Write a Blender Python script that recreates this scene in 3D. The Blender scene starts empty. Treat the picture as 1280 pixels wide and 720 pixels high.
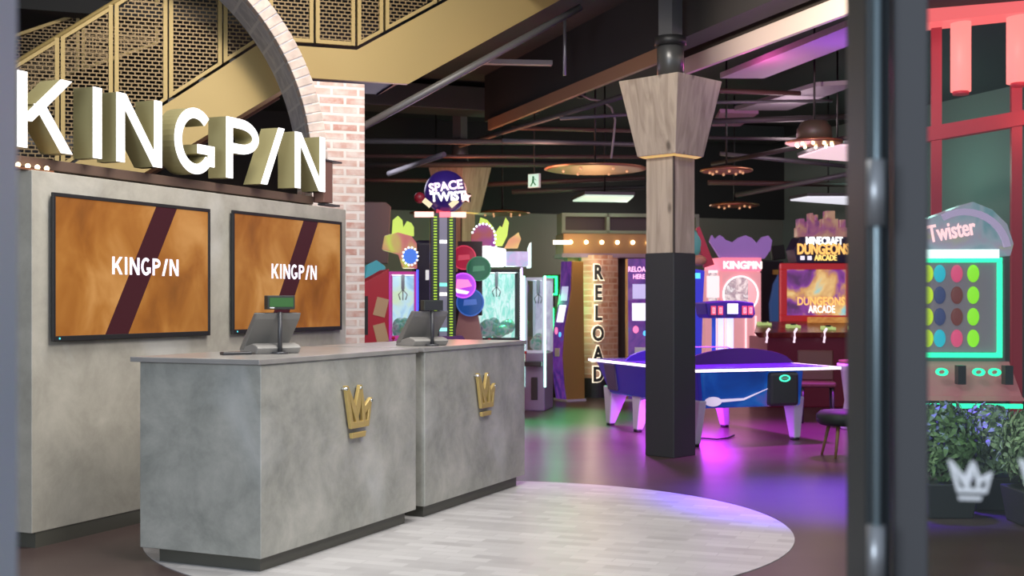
import bpy, bmesh, math, random
from mathutils import Vector, Matrix
random.seed(7)
S = bpy.context.scene
COL = S.collection
PI = math.pi
R = math.radians
F, H, HY = 1550.0, 1.36, 377.0      # focal length in photo pixels, eye height, horizon row
REC, GRD = R(-24), R(20)            # the reception and the building grid are turned against the view

def at(px, py, d):                  # photo pixel + real distance -> point in the room
    return Vector(((px - 640) / F * d, d, H + (HY - py) / F * d))
def dist(y): return H * F / (y - HY)   # distance of a floor point seen at row y
def rec(v, u, z=0.0):               # reception axes -> room
    c, s = math.cos(REC), math.sin(REC)
    return Vector((v * c - u * s, v * s + u * c, z))
def grd(b, a, z=0.0):
    c, s = math.cos(GRD), math.sin(GRD)
    return Vector((b * c - a * s, b * s + a * c, z))
def to_grid(p):
    c, s = math.cos(GRD), math.sin(GRD)
    return Vector((p[0] * c + p[1] * s, -p[0] * s + p[1] * c, p[2]))
def on_a(px, py, a):                # pixel on the grid plane A = a -> grid coordinates (b, a, z)
    xc = (px - 640) / F
    d = a / (-xc * math.sin(GRD) + math.cos(GRD))
    return to_grid(at(px, py, d))

# ------------------------------------------------------------------ materials
MATS = {}
def new_mat(name):
    m = bpy.data.materials.new(name); m.use_nodes = True
    nt = m.node_tree
    b = nt.nodes['Principled BSDF']
    return m, nt, b
def mat(name, col, rough=.5, metal=0.0, emit=0.0, ecol=None, spec=.5, coat=0.0, noise=0.0, nscale=8.0, trans=0.0):
    if name in MATS: return MATS[name]
    m, nt, b = new_mat(name)
    b.inputs['Base Color'].default_value = (*col, 1)
    b.inputs['Roughness'].default_value = rough
    b.inputs['Metallic'].default_value = metal
    b.inputs['Specular IOR Level'].default_value = spec
    b.inputs['Coat Weight'].default_value = coat
    b.inputs['Transmission Weight'].default_value = trans
    if emit:
        b.inputs['Emission Color'].default_value = (*(ecol or col), 1)
        b.inputs['Emission Strength'].default_value = emit
    if noise:
        tc = nt.nodes.new('ShaderNodeTexCoord'); n = nt.nodes.new('ShaderNodeTexNoise')
        n.inputs['Scale'].default_value = nscale; n.inputs['Detail'].default_value = 5
        nt.links.new(tc.outputs['Object'], n.inputs['Vector'])
        cr = nt.nodes.new('ShaderNodeValToRGB')
        cr.color_ramp.elements[0].position = .3; cr.color_ramp.elements[1].position = .7
        cr.color_ramp.elements[0].color = (*[c * (1 - noise) for c in col], 1)
        cr.color_ramp.elements[1].color = (*[min(1, c * (1 + noise)) for c in col], 1)
        nt.links.new(n.outputs['Fac'], cr.inputs['Fac'])
        nt.links.new(cr.outputs['Color'], b.inputs['Base Color'])
    MATS[name] = m
    return m
def glow(name, col, s):
    return mat(name, tuple(c * .5 for c in col), .5, emit=s, ecol=col)
def art(name, cols, s=1.0, scale=5.0, detail=4.0, dist_=1.0, rough=.25, stretch=(1, 1, 1), pos=None):   # lit printed or screen artwork of soft colour patches
    if name in MATS: return MATS[name]
    m, nt, b = new_mat(name)
    tc = nt.nodes.new('ShaderNodeTexCoord'); mp = nt.nodes.new('ShaderNodeMapping')
    mp.inputs['Scale'].default_value = stretch
    n = nt.nodes.new('ShaderNodeTexNoise')
    n.inputs['Scale'].default_value = scale; n.inputs['Detail'].default_value = detail
    n.inputs['Distortion'].default_value = dist_
    cr = nt.nodes.new('ShaderNodeValToRGB'); els = cr.color_ramp.elements
    k = len(cols)
    ps = pos or [.3 + .4 * i / max(1, k - 1) for i in range(k)]
    els[0].position = ps[0]; els[0].color = (*cols[0], 1)
    els[1].position = ps[-1]; els[1].color = (*cols[-1], 1)
    for i in range(1, k - 1):
        e = els.new(ps[i]); e.color = (*cols[i], 1)
    nt.links.new(tc.outputs['Object'], mp.inputs['Vector']); nt.links.new(mp.outputs['Vector'], n.inputs['Vector'])
    nt.links.new(n.outputs['Fac'], cr.inputs['Fac'])
    nt.links.new(cr.outputs['Color'], b.inputs['Emission Color'])
    nt.links.new(cr.outputs['Color'], b.inputs['Base Color'])
    nt.links.remove(b.inputs['Base Color'].links[0]); b.inputs['Base Color'].default_value = (*[.35 * x for x in cols[k // 2]], 1)
    b.inputs['Emission Strength'].default_value = s
    b.inputs['Roughness'].default_value = rough
    MATS[name] = m
    return m
def concrete(name, a, c, rough=.45):
    m, nt, b = new_mat(name)
    N = nt.nodes.new; L = nt.links.new
    tc = N('ShaderNodeTexCoord')
    n1 = N('ShaderNodeTexNoise'); n1.inputs['Scale'].default_value = 3.1; n1.inputs['Detail'].default_value = 9; n1.inputs['Roughness'].default_value = .70; n1.inputs['Distortion'].default_value = .25
    L(tc.outputs['Object'], n1.inputs['Vector'])
    cr = N('ShaderNodeValToRGB'); e = cr.color_ramp.elements
    e[0].position = .32; e[0].color = (*a, 1); e[1].position = .7; e[1].color = (*c, 1)
    L(n1.outputs['Fac'], cr.inputs['Fac'])
    n2 = N('ShaderNodeTexNoise'); n2.inputs['Scale'].default_value = 1.3; n2.inputs['Detail'].default_value = 6; n2.inputs['Distortion'].default_value = .9
    mp = N('ShaderNodeMapping'); mp.inputs['Location'].default_value = (3, 1, 7); mp.inputs['Scale'].default_value = (1, 1, .8)
    L(tc.outputs['Object'], mp.inputs['Vector']); L(mp.outputs['Vector'], n2.inputs['Vector'])
    c2 = N('ShaderNodeValToRGB'); f = c2.color_ramp.elements
    f[0].position = .57; f[0].color = (0, 0, 0, 1); f[1].position = .72; f[1].color = (.45, .45, .45, 1)
    L(n2.outputs['Fac'], c2.inputs['Fac'])
    mx = N('ShaderNodeMix'); mx.data_type = 'RGBA'
    L(c2.outputs['Color'], mx.inputs['Factor']); L(cr.outputs['Color'], mx.inputs['A'])
    mx.inputs['B'].default_value = (.62, .62, .60, 1)
    L(mx.outputs['Result'], b.inputs['Base Color'])
    b.inputs['Roughness'].default_value = rough
    bp = N('ShaderNodeBump'); bp.inputs['Strength'].default_value = .08; L(n1.outputs['Fac'], bp.inputs['Height']); L(bp.outputs['Normal'], b.inputs['Normal'])
    return m
def flat_uv(nt, ax=('X', 'Z'), add=None):
    N = nt.nodes.new; L = nt.links.new
    tc = N('ShaderNodeTexCoord'); sp = N('ShaderNodeSeparateXYZ'); cb = N('ShaderNodeCombineXYZ')
    L(tc.outputs['Object'], sp.inputs['Vector'])
    if add:
        ad = N('ShaderNodeMath'); ad.operation = 'ADD'
        L(sp.outputs[ax[0]], ad.inputs[0]); L(sp.outputs[add], ad.inputs[1]); L(ad.outputs[0], cb.inputs['X'])
    else:
        L(sp.outputs[ax[0]], cb.inputs['X'])
    L(sp.outputs[ax[1]], cb.inputs['Y'])
    return cb.outputs['Vector']
def brick(name, c1, c2, mortar, w=.23, h=.076, ms=.012, rough=.8, ax=('X', 'Z'), add='Y', bump=.4):
    m, nt, b = new_mat(name)
    N = nt.nodes.new; L = nt.links.new
    vec = flat_uv(nt, ax, add)
    t = N('ShaderNodeTexBrick')
    t.inputs['Color1'].default_value = (*c1, 1); t.inputs['Color2'].default_value = (*c2, 1); t.inputs['Mortar'].default_value = (*mortar, 1)
    t.inputs['Scale'].default_value = 1.0; t.inputs['Brick Width'].default_value = w; t.inputs['Row Height'].default_value = h
    t.inputs['Mortar Size'].default_value = ms; t.inputs['Mortar Smooth'].default_value = .3; t.inputs['Bias'].default_value = 0
    L(vec, t.inputs['Vector'])
    n = N('ShaderNodeTexNoise'); n.inputs['Scale'].default_value = 9; n.inputs['Detail'].default_value = 6
    L(vec, n.inputs['Vector'])
    mx = N('ShaderNodeMix'); mx.data_type = 'RGBA'; mx.inputs['B'].default_value = (*mortar, 1)
    cr = N('ShaderNodeValToRGB'); cr.color_ramp.elements[0].position = .42; cr.color_ramp.elements[1].position = .66; cr.color_ramp.elements[1].color = (.75, .75, .75, 1)
    L(n.outputs['Fac'], cr.inputs['Fac']); L(cr.outputs['Color'], mx.inputs['Factor'])
    L(t.outputs['Color'], mx.inputs['A']); L(mx.outputs['Result'], b.inputs['Base Color'])
    b.inputs['Roughness'].default_value = rough
    iv = N('ShaderNodeMath'); iv.operation = 'SUBTRACT'; iv.inputs[0].default_value = 1; L(t.outputs['Fac'], iv.inputs[1])
    bp = N('ShaderNodeBump'); bp.inputs['Strength'].default_value = bump; bp.inputs['Distance'].default_value = .01
    L(iv.outputs[0], bp.inputs['Height']); L(bp.outputs['Normal'], b.inputs['Normal'])
    return m
def wood(name, a, c, axis='Z', rough=.6):
    m, nt, b = new_mat(name)
    N = nt.nodes.new; L = nt.links.new
    tc = N('ShaderNodeTexCoord'); mp = N('ShaderNodeMapping')
    sc = {'Z': (9, 9, .9), 'X': (.9, 9, 9), 'Y': (9, .9, 9)}[axis]
    mp.inputs['Scale'].default_value = sc
    n = N('ShaderNodeTexNoise'); n.inputs['Scale'].default_value = 1.4; n.inputs['Detail'].default_value = 7; n.inputs['Distortion'].default_value = 1.2
    L(tc.outputs['Object'], mp.inputs['Vector']); L(mp.outputs['Vector'], n.inputs['Vector'])
    cr = N('ShaderNodeValToRGB'); e = cr.color_ramp.elements
    e[0].position = .28; e[0].color = (*a, 1); e[1].position = .62; e[1].color = (*c, 1)
    L(n.outputs['Fac'], cr.inputs['Fac'])
    kn = N('ShaderNodeTexVoronoi'); kn.inputs['Scale'].default_value = 1.0
    mk = N('ShaderNodeMapping'); mk.inputs['Scale'].default_value = (5, 5, 2.4); L(tc.outputs['Object'], mk.inputs['Vector']); L(mk.outputs['Vector'], kn.inputs['Vector'])
    kr = N('ShaderNodeValToRGB'); kr.color_ramp.elements[0].position = .06; kr.color_ramp.elements[0].color = (1, 1, 1, 1); kr.color_ramp.elements[1].position = .16; kr.color_ramp.elements[1].color = (0, 0, 0, 1)
    L(kn.outputs['Distance'], kr.inputs['Fac'])
    mx = N('ShaderNodeMix'); mx.data_type = 'RGBA'; mx.inputs['B'].default_value = (*[x * .45 for x in a], 1)
    L(kr.outputs['Color'], mx.inputs['Factor']); L(cr.outputs['Color'], mx.inputs['A']); L(mx.outputs['Result'], b.inputs['Base Color'])
    b.inputs['Roughness'].default_value = rough
    return m
def perforated(name, col, w=.058, h=.034, ms=.0055):   # expanded metal: real openings between the strands
    m, nt, b = new_mat(name)
    N = nt.nodes.new; L = nt.links.new
    vec = flat_uv(nt, ('X', 'Z'))
    t = N('ShaderNodeTexBrick'); t.inputs['Scale'].default_value = 1; t.inputs['Brick Width'].default_value = w; t.inputs['Row Height'].default_value = h
    t.inputs['Mortar Size'].default_value = ms; t.inputs['Mortar Smooth'].default_value = .05
    L(vec, t.inputs['Vector'])
    tr = N('ShaderNodeBsdfTransparent'); mx = N('ShaderNodeMixShader')
    b.inputs['Base Color'].default_value = (*col, 1); b.inputs['Roughness'].default_value = .45; b.inputs['Metallic'].default_value = .25
    out = nt.nodes['Material Output']
    L(t.outputs['Fac'], mx.inputs['Fac']); L(tr.outputs[0], mx.inputs[1]); L(b.outputs[0], mx.inputs[2]); L(mx.outputs[0], out.inputs['Surface'])
    return m
def pane(name, tint=(1, 1, 1), refl=.08, rough=.02):
    m, nt, b = new_mat(name)
    N = nt.nodes.new; L = nt.links.new
    tr = N('ShaderNodeBsdfTransparent'); tr.inputs['Color'].default_value = (*tint, 1)
    gl = N('ShaderNodeBsdfGlossy'); gl.inputs['Roughness'].default_value = rough
    fr = N('ShaderNodeFresnel'); fr.inputs['IOR'].default_value = 1.45
    ad = N('ShaderNodeMath'); ad.operation = 'ADD'; ad.inputs[1].default_value = refl - .04; ad.use_clamp = True
    L(fr.outputs[0], ad.inputs[0])
    mx = N('ShaderNodeMixShader'); L(ad.outputs[0], mx.inputs['Fac']); L(tr.outputs[0], mx.inputs[1]); L(gl.outputs[0], mx.inputs[2])
    L(mx.outputs[0], nt.nodes['Material Output'].inputs['Surface'])
    return m

# ------------------------------------------------------------------ mesh builder
class MB:
    def __init__(s): s.bm = bmesh.new()
    def hexa(s, p):                       # 8 corners: bottom loop then top loop
        v = [s.bm.verts.new(q) for q in p]
        for f in ((3, 2, 1, 0), (4, 5, 6, 7), (0, 1, 5, 4), (1, 2, 6, 5), (2, 3, 7, 6), (3, 0, 4, 7)):
            s.bm.faces.new([v[i] for i in f])
        return s
    def box(s, x0, x1, y0, y1, z0, z1):
        return s.hexa([(x0, y0, z0), (x1, y0, z0), (x1, y1, z0), (x0, y1, z0), (x0, y0, z1), (x1, y0, z1), (x1, y1, z1), (x0, y1, z1)])
    def cbox(s, c, size, rot=None):
        hx, hy, hz = [k / 2 for k in size]
        pts = [Vector(q) for q in ((-hx, -hy, -hz), (hx, -hy, -hz), (hx, hy, -hz), (-hx, hy, -hz), (-hx, -hy, hz), (hx, -hy, hz), (hx, hy, hz), (-hx, hy, hz))]
        if rot is not None: pts = [rot @ q for q in pts]
        return s.hexa([q + Vector(c) for q in pts])
    def prism(s, poly, fn, d0, d1):       # poly of 2-D points; fn(a, b, d) -> 3-D
        n = len(poly)
        A = [s.bm.verts.new(fn(p[0], p[1], d0)) for p in poly]; B = [s.bm.verts.new(fn(p[0], p[1], d1)) for p in poly]
        s.bm.faces.new(A); s.bm.faces.new(B[::-1])
        for i in range(n): s.bm.faces.new([A[i], B[i], B[(i + 1) % n], A[(i + 1) % n]])
        return s
    def strip(s, outer, inner, fn, d0, d1, closed=False):
        n = len(outer)
        L = [[s.bm.verts.new(fn(p[0], p[1], d)) for p in P] for P in (outer, inner) for d in (d0, d1)]
        o0, o1, i0, i1 = L
        rg = range(n) if closed else range(n - 1)
        for i in rg:
            j = (i + 1) % n
            for q in ((o0[i], o0[j], i0[j], i0[i]), (o1[i], i1[i], i1[j], o1[j]), (o0[i], o1[i], o1[j], o0[j]), (i0[i], i0[j], i1[j], i1[i])):
                s.bm.faces.new(q)
        if not closed:
            s.bm.faces.new((o0[0], i0[0], i1[0], o1[0])); s.bm.faces.new((o0[-1], o1[-1], i1[-1], i0[-1]))
        return s
    def cyl(s, p0, p1, r0, r1=None, n=16, cap=True):
        r1 = r0 if r1 is None else r1
        p0, p1 = Vector(p0), Vector(p1); ax = (p1 - p0).normalized()
        t = Vector((0, 0, 1)) if abs(ax.z) < .9 else Vector((1, 0, 0))
        e = ax.cross(t).normalized(); f = ax.cross(e)
        A, B = [], []
        for i in range(n):
            a = 2 * PI * i / n; q = e * math.cos(a) + f * math.sin(a)
            A.append(s.bm.verts.new(p0 + q * r0)); B.append(s.bm.verts.new(p1 + q * r1))
        for i in range(n):
            j = (i + 1) % n; fc = s.bm.faces.new((A[i], A[j], B[j], B[i])); fc.smooth = True
        if cap: s.bm.faces.new(A[::-1]); s.bm.faces.new(B)
        return s
    def tube(s, pts, r, n=8):
        pts = [Vector(p) for p in pts]; rings = []
        for k, p in enumerate(pts):
            ax = (pts[min(k + 1, len(pts) - 1)] - pts[max(k - 1, 0)]).normalized()
            t = Vector((0, 0, 1)) if abs(ax.z) < .9 else Vector((1, 0, 0))
            e = ax.cross(t).normalized(); f = ax.cross(e)
            rings.append([s.bm.verts.new(p + (e * math.cos(2 * PI * i / n) + f * math.sin(2 * PI * i / n)) * r) for i in range(n)])
        for a, b in zip(rings, rings[1:]):
            for i in range(n):
                fc = s.bm.faces.new((a[i], a[(i + 1) % n], b[(i + 1) % n], b[i])); fc.smooth = True
        s.bm.faces.new(rings[0][::-1]); s.bm.faces.new(rings[-1])
        return s
    def lathe(s, prof, n=32, c=(0, 0, 0)):
        rings = []
        for r, z in prof:
            rings.append([s.bm.verts.new((c[0] + r * math.cos(2 * PI * i / n), c[1] + r * math.sin(2 * PI * i / n), c[2] + z)) for i in range(n)])
        for a, b in zip(rings, rings[1:]):
            for i in range(n):
                fc = s.bm.faces.new((a[i], a[(i + 1) % n], b[(i + 1) % n], b[i])); fc.smooth = True
        s.bm.faces.new(rings[0][::-1]); s.bm.faces.new(rings[-1])
        return s
    def ball(s, c, r, sc=(1, 1, 1), u=14, v=9):
        M = Matrix.Translation(Vector(c)) @ Matrix.Diagonal((r * sc[0], r * sc[1], r * sc[2], 1))
        g = bmesh.ops.create_uvsphere(s.bm, u_segments=u, v_segments=v, radius=1, matrix=M)
        for vv in g['verts']:
            for fc in vv.link_faces: fc.smooth = True
        return s
    def frustum(s, c, w0, d0, w1, d1, z0, z1):
        x, y = c
        return s.hexa([(x - w0, y - d0, z0), (x + w0, y - d0, z0), (x + w0, y + d0, z0), (x - w0, y + d0, z0),
                       (x - w1, y - d1, z1), (x + w1, y - d1, z1), (x + w1, y + d1, z1), (x - w1, y + d1, z1)])
    def frame(s, x0, x1, z0, z1, w, y0, y1):   # four bars round a rectangle in the XZ plane
        s.box(x0, x1, y0, y1, z0, z0 + w); s.box(x0, x1, y0, y1, z1 - w, z1)
        s.box(x0, x0 + w, y0, y1, z0 + w, z1 - w); s.box(x1 - w, x1, y0, y1, z0 + w, z1 - w)
        return s
    def move(s, v):
        for q in s.bm.verts: q.co += Vector(v)
        return s
    def xform(s, M):
        for q in s.bm.verts: q.co = M @ q.co
        return s
    def done(s, name, m, parent=None, bevel=0.0, seg=2, mats=None):
        bmesh.ops.recalc_face_normals(s.bm, faces=s.bm.faces)
        me = bpy.data.meshes.new(name); s.bm.to_mesh(me); s.bm.free()
        for q in (mats or [m]): me.materials.append(q)
        o = bpy.data.objects.new(name, me); COL.objects.link(o)
        if parent: o.parent = parent
        if bevel:
            b = o.modifiers.new('Bevel', 'BEVEL'); b.width = bevel; b.segments = seg; b.limit_method = 'ANGLE'; b.angle_limit = R(40)
        return o
XZ = lambda a, b, d: (a, d, b)       # polygon in XZ, extruded along Y
YZ = lambda a, b, d: (d, a, b)
XY = lambda a, b, d: (a, b, d)

def thing(name, label, cat, loc=(0, 0, 0), rz=0.0, group=None):
    o = bpy.data.objects.new(name, None); COL.objects.link(o)
    o.empty_display_size = .1
    o.location = loc; o.rotation_euler = (0, 0, rz); o['label'] = label; o['category'] = cat
    if group: o['group'] = group
    return o
def tag(o, label, cat, group=None):
    o['label'] = label; o['category'] = cat
    if group: o['group'] = group
    return o
def struct(o):
    o['kind'] = 'structure'; return o
def dup(root, loc, rz, label=None):
    r = root.copy(); COL.objects.link(r); r.location = loc; r.rotation_euler = (0, 0, rz)
    if label: r['label'] = label
    for ch in list(root.children):
        c = ch.copy(); COL.objects.link(c); c.parent = r
        for g in list(ch.children):
            d = g.copy(); COL.objects.link(d); d.parent = c
    return r
def text(body, size, depth, m, parent, loc, rot=(PI / 2, 0, 0), name='lettering', sx=1.0, align='CENTER', bold=0.0):
    cu = bpy.data.curves.new(name, 'FONT'); cu.body = body; cu.size = size; cu.extrude = depth / 2; cu.align_x = align; cu.align_y = 'CENTER'
    cu.offset = bold; cu.resolution_u = 3
    t = bpy.data.objects.new('tmp_text', cu); COL.objects.link(t)
    dg = bpy.context.evaluated_depsgraph_get()
    me = bpy.data.meshes.new_from_object(t.evaluated_get(dg), depsgraph=dg)
    bpy.data.objects.remove(t); bpy.data.curves.remove(cu)
    me.name = name; me.materials.clear(); me.materials.append(m)
    o = bpy.data.objects.new(name, me); COL.objects.link(o)
    o.parent = parent; o.location = loc; o.rotation_euler = rot; o.scale = (sx, 1, 1)
    return o

# stroke letters of the big sign, as pieces (convex polygons or arc strips) in a cap-height-1 box
def glyph(ch, w, s):
    P = []
    bar = lambda x0, z0, x1, z1, hs: P.append(('p', [(x0 - hs, z0), (x0 + hs, z0), (x1 + hs, z1), (x1 - hs, z1)]))
    h = s / 2
    if ch == 'I': bar(w / 2, 0, w / 2, 1, h)
    elif ch == '/': bar(h * 1.1, -.02, w - h * 1.1, 1, h * 1.1)
    elif ch == 'N':
        bar(h, 0, h, 1, h); bar(w - h, 0, w - h, 1, h); bar(h * 1.15, 1, w - h * 1.15, 0, h * 1.15)
    elif ch == 'K':
        bar(h, 0, h, 1, h); bar(s * .9, .36, w - h * 1.2, 1, h * 1.25); bar(w * .40, .60, w - h * 1.1, 0, h * 1.25)
    elif ch == 'P':
        bar(h, 0, h, 1, h)
        o, i = [], []
        ro = .29; rx = w - .42 * w
        for k in range(15):
            a = PI / 2 - PI * k / 14
            o.append((.42 * w + rx * math.cos(a), 1 - ro + ro * math.sin(a))); i.append((.42 * w + (rx - s) * math.cos(a), 1 - ro + (ro - s) * math.sin(a)))
        o = [(s * .9, 1)] + o + [(s * .9, 1 - 2 * ro)]; i = [(s * .9, 1 - s)] + i + [(s * .9, 1 - 2 * ro + s)]
        P.append(('s', o, i))
    elif ch == 'G':
        o, i = [], []
        for k in range(29):
            a = R(48) + R(322 - 48) * k / 28
            o.append((w / 2 + w / 2 * math.cos(a), .5 + .52 * math.sin(a))); i.append((w / 2 + (w / 2 - s) * math.cos(a), .5 + (.52 - s) * math.sin(a)))
        P.append(('s', o, i))
        P.append(('p', [(w - s * 1.05, .13), (w - .02, .13), (w - .02, .46), (w - s * 1.05, .46)]))
        P.append(('p', [(w * .56, .46 - s * .9), (w - .02, .46 - s * .9), (w - .02, .46), (w * .56, .46)]))
    return P
def add_glyph(mb, ch, x, z, hgt, w, s, fn, d0, d1):
    for pc in glyph(ch, w / hgt, s / hgt):
        T = lambda q: [(x + p[0] * hgt, z + p[1] * hgt) for p in q]
        if pc[0] == 'p': mb.prism(T(pc[1]), fn, d0, d1)
        else: mb.strip(T(pc[1]), T(pc[2]), fn, d0, d1)
CROWN = [[(.24, .18), (.88, .18), (.905, .30), (.213, .30)],
         [(.04, .98), (.13, .98), (.315, .29), (.213, .29)],
         [(.10, .98), (.13, .98), (.40, .60), (.54, .29), (.42, .29), (.28, .55)],
         [(.40, .60), (.54, .97), (.62, .97), (.585, .60), (.50, .38)],
         [(.57, .97), (.62, .97), (.74, .56), (.745, .29), (.66, .29), (.63, .55)],
         [(.73, .57), (.94, .71), (1.0, .71), (.905, .29), (.83, .29), (.87, .52), (.74, .42)],
         [(.28, 0), (.74, 0), (.78, .10), (.26, .10)]]
def add_crown(mb, x, z, w, h, fn, d0, d1):
    for p in CROWN: mb.prism([(x + a * w, z + b * h) for a, b in p], fn, d0, d1)

# ------------------------------------------------------------------ shared materials
M_conc = concrete('grey_stone_laminate', (.24, .245, .215), (.47, .455, .405))
M_concw = concrete('grey_stone_wall_laminate', (.30, .28, .235), (.46, .43, .365))
M_kick = mat('dark_olive_kick', (.075, .072, .058), .45)
M_top = mat('grey_counter_top', (.30, .285, .27), .28, noise=.12, nscale=6)
M_gold = mat('gold_paint', (.40, .285, .105), .5, .15)
M_goldm = mat('gold_metal', (.62, .46, .18), .34, .75)
M_golds = mat('gold_sign_side', (.34, .30, .145), .5, .1)
M_black = mat('black_paint', (.012, .012, .013), .5)
M_dark = mat('dark_plastic', (.03, .03, .033), .35)
M_dgrey = mat('dark_grey_metal', (.075, .075, .08), .4, .4)
M_steel = mat('grey_steel', (.34, .35, .36), .38, .6)
M_ceil = mat('black_ceiling_paint', (.020, .020, .021), .8)
M_serv = mat('dark_service_paint', (.045, .042, .042), .6)
M_copper = mat('copper', (.42, .19, .10), .35, .7)
M_white = mat('white_plastic', (.78, .78, .78), .4)
M_lit = glow('lit_white_face', (1, .985, .96), 1.5)
M_bulb = glow('warm_bulb', (1, .72, .38), 9)
M_brickw = brick('whitewashed_brick', (.55, .28, .23), (.70, .50, .44), (.80, .72, .68), ms=.014)
M_brickk = brick('kiosk_brick', (.34, .15, .10), (.50, .28, .21), (.50, .36, .30), w=.22, h=.085)
M_vous = mat('pale_brick_voussoir', (.62, .50, .45), .85, noise=.25, nscale=9)
M_intr = brick('grey_soffit_brick', (.40, .40, .45), (.52, .51, .56), (.66, .65, .67), w=.36, h=.17, ax=('Y', 'Z'), add=None)
M_timber = wood('pale_timber_cladding', (.30, .235, .18), (.47, .385, .305))
M_mesh = perforated('gold_expanded_mesh', (.20, .13, .055))
M_plinth = mat('charcoal_plinth', (.032, .033, .036), .55)

# ------------------------------------------------------------------ floor, walls, ceiling
def floor_mat():
    m, nt, b = new_mat('dark_vinyl_floor')
    N = nt.nodes.new; L = nt.links.new
    vec = flat_uv(nt, ('X', 'Y'))
    t = N('ShaderNodeTexBrick'); t.inputs['Scale'].default_value = 1; t.inputs['Brick Width'].default_value = 1.2; t.inputs['Row Height'].default_value = .2
    t.inputs['Mortar Size'].default_value = .003
    t.inputs['Color1'].default_value = (.074, .050, .046, 1); t.inputs['Color2'].default_value = (.082, .056, .051, 1); t.inputs['Mortar'].default_value = (.074, .050, .046, 1)
    L(vec, t.inputs['Vector']); L(t.outputs['Color'], b.inputs['Base Color'])
    n = N('ShaderNodeTexNoise'); n.inputs['Scale'].default_value = 2; n.inputs['Detail'].default_value = 2
    L(vec, n.inputs['Vector'])
    mr = N('ShaderNodeMapRange'); mr.inputs['To Min'].default_value = .27; mr.inputs['To Max'].default_value = .32
    L(n.outputs['Fac'], mr.inputs['Value']); L(mr.outputs[0], b.inputs['Roughness'])
    b.inputs['Specular IOR Level'].default_value = .24
    return m
def inlay_mat():
    m, nt, b = new_mat('pale_mosaic_inlay')
    N = nt.nodes.new; L = nt.links.new
    vec = flat_uv(nt, ('X', 'Y'))
    mp = N('ShaderNodeMapping'); mp.inputs['Rotation'].default_value = (0, 0, R(21)); L(vec, mp.inputs['Vector'])
    t = N('ShaderNodeTexBrick'); t.inputs['Scale'].default_value = 1; t.inputs['Brick Width'].default_value = .24; t.inputs['Row Height'].default_value = .085
    t.inputs['Mortar Size'].default_value = .004; t.inputs['Mortar Smooth'].default_value = .4
    t.inputs['Color1'].default_value = (.33, .315, .315, 1); t.inputs['Color2'].default_value = (.62, .605, .60, 1); t.inputs['Mortar'].default_value = (.40, .39, .385, 1)
    L(mp.outputs[0], t.inputs['Vector'])
    n = N('ShaderNodeTexNoise'); n.inputs['Scale'].default_value = 3; n.inputs['Detail'].default_value = 4; L(vec, n.inputs['Vector'])
    mx = N('ShaderNodeMix'); mx.data_type = 'RGBA'; mx.inputs['B'].default_value = (.54, .525, .52, 1); L(n.outputs['Fac'], mx.inputs['Factor']); L(t.outputs['Color'], mx.inputs['A'])
    L(mx.outputs['Result'], b.inputs['Base Color']); b.inputs['Roughness'].default_value = .38
    return m
def place(o, loc, rz=0.0):
    o.location = loc; o.rotation_euler = (0, 0, rz); return o

fl = struct(MB().box(-16, 18, -4, 28, -.12, 0).done('floor', floor_mat()))
n = 96
disc = [(1.905 * math.cos(2 * PI * i / n), 1.905 * math.sin(2 * PI * i / n)) for i in range(n)]
inl = struct(MB().prism(disc, XY, -.02, .004).done('floor_inlay', inlay_mat())); inl.location = (-.246, 7.49, 0)

M_bwall = mat('dull_olive_wall', (.21, .21, .18), .8)
wb = struct(MB().box(-14, 16, 19.6, 19.8, 0, 2.85).done('wall_back', M_bwall)); wb.rotation_euler.z = GRD
wu = struct(MB().box(-14, 16, 19.55, 19.8, 2.85, 8.2).done('wall_back_upper', M_ceil)); wu.rotation_euler.z = GRD
wl = struct(MB().box(-6.2, -6.0, 3.0, 19.6, 0, 8.2).done('wall_left', M_ceil)); wl.rotation_euler.z = GRD
wr = struct(MB().box(12.4, 12.6, 3, 19.6, 0, 8.2).done('wall_right', mat('teal_grey_wall', (.16, .20, .19), .7))); wr.rotation_euler.z = GRD
ce = struct(MB().box(-6, 12.4, 13.6, 19.6, 4.35, 4.5).box(4.2, 12.4, 4.0, 13.6, 4.35, 4.5).done('ceiling', M_ceil)); ce.rotation_euler.z = GRD
cu = struct(MB().box(-14, 16, 3, 19.8, 8.2, 8.35).done('ceiling_upper', M_ceil)); cu.rotation_euler.z = GRD

# ------------------------------------------------------------------ reception
V_DESK, V_BACK, V_WALL = -3.658, -4.42, -5.18
rw = struct(MB().box(V_WALL - .30, V_WALL, 5.15, 8.41, .085, 2.085).done('wall_reception', M_concw, bevel=.004)); rw.rotation_euler.z = REC
rk = struct(MB().box(V_WALL - .27, V_WALL - .004, 5.18, 8.40, 0, .085).done('baseboard_reception', M_kick)); rk.rotation_euler.z = REC

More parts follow.
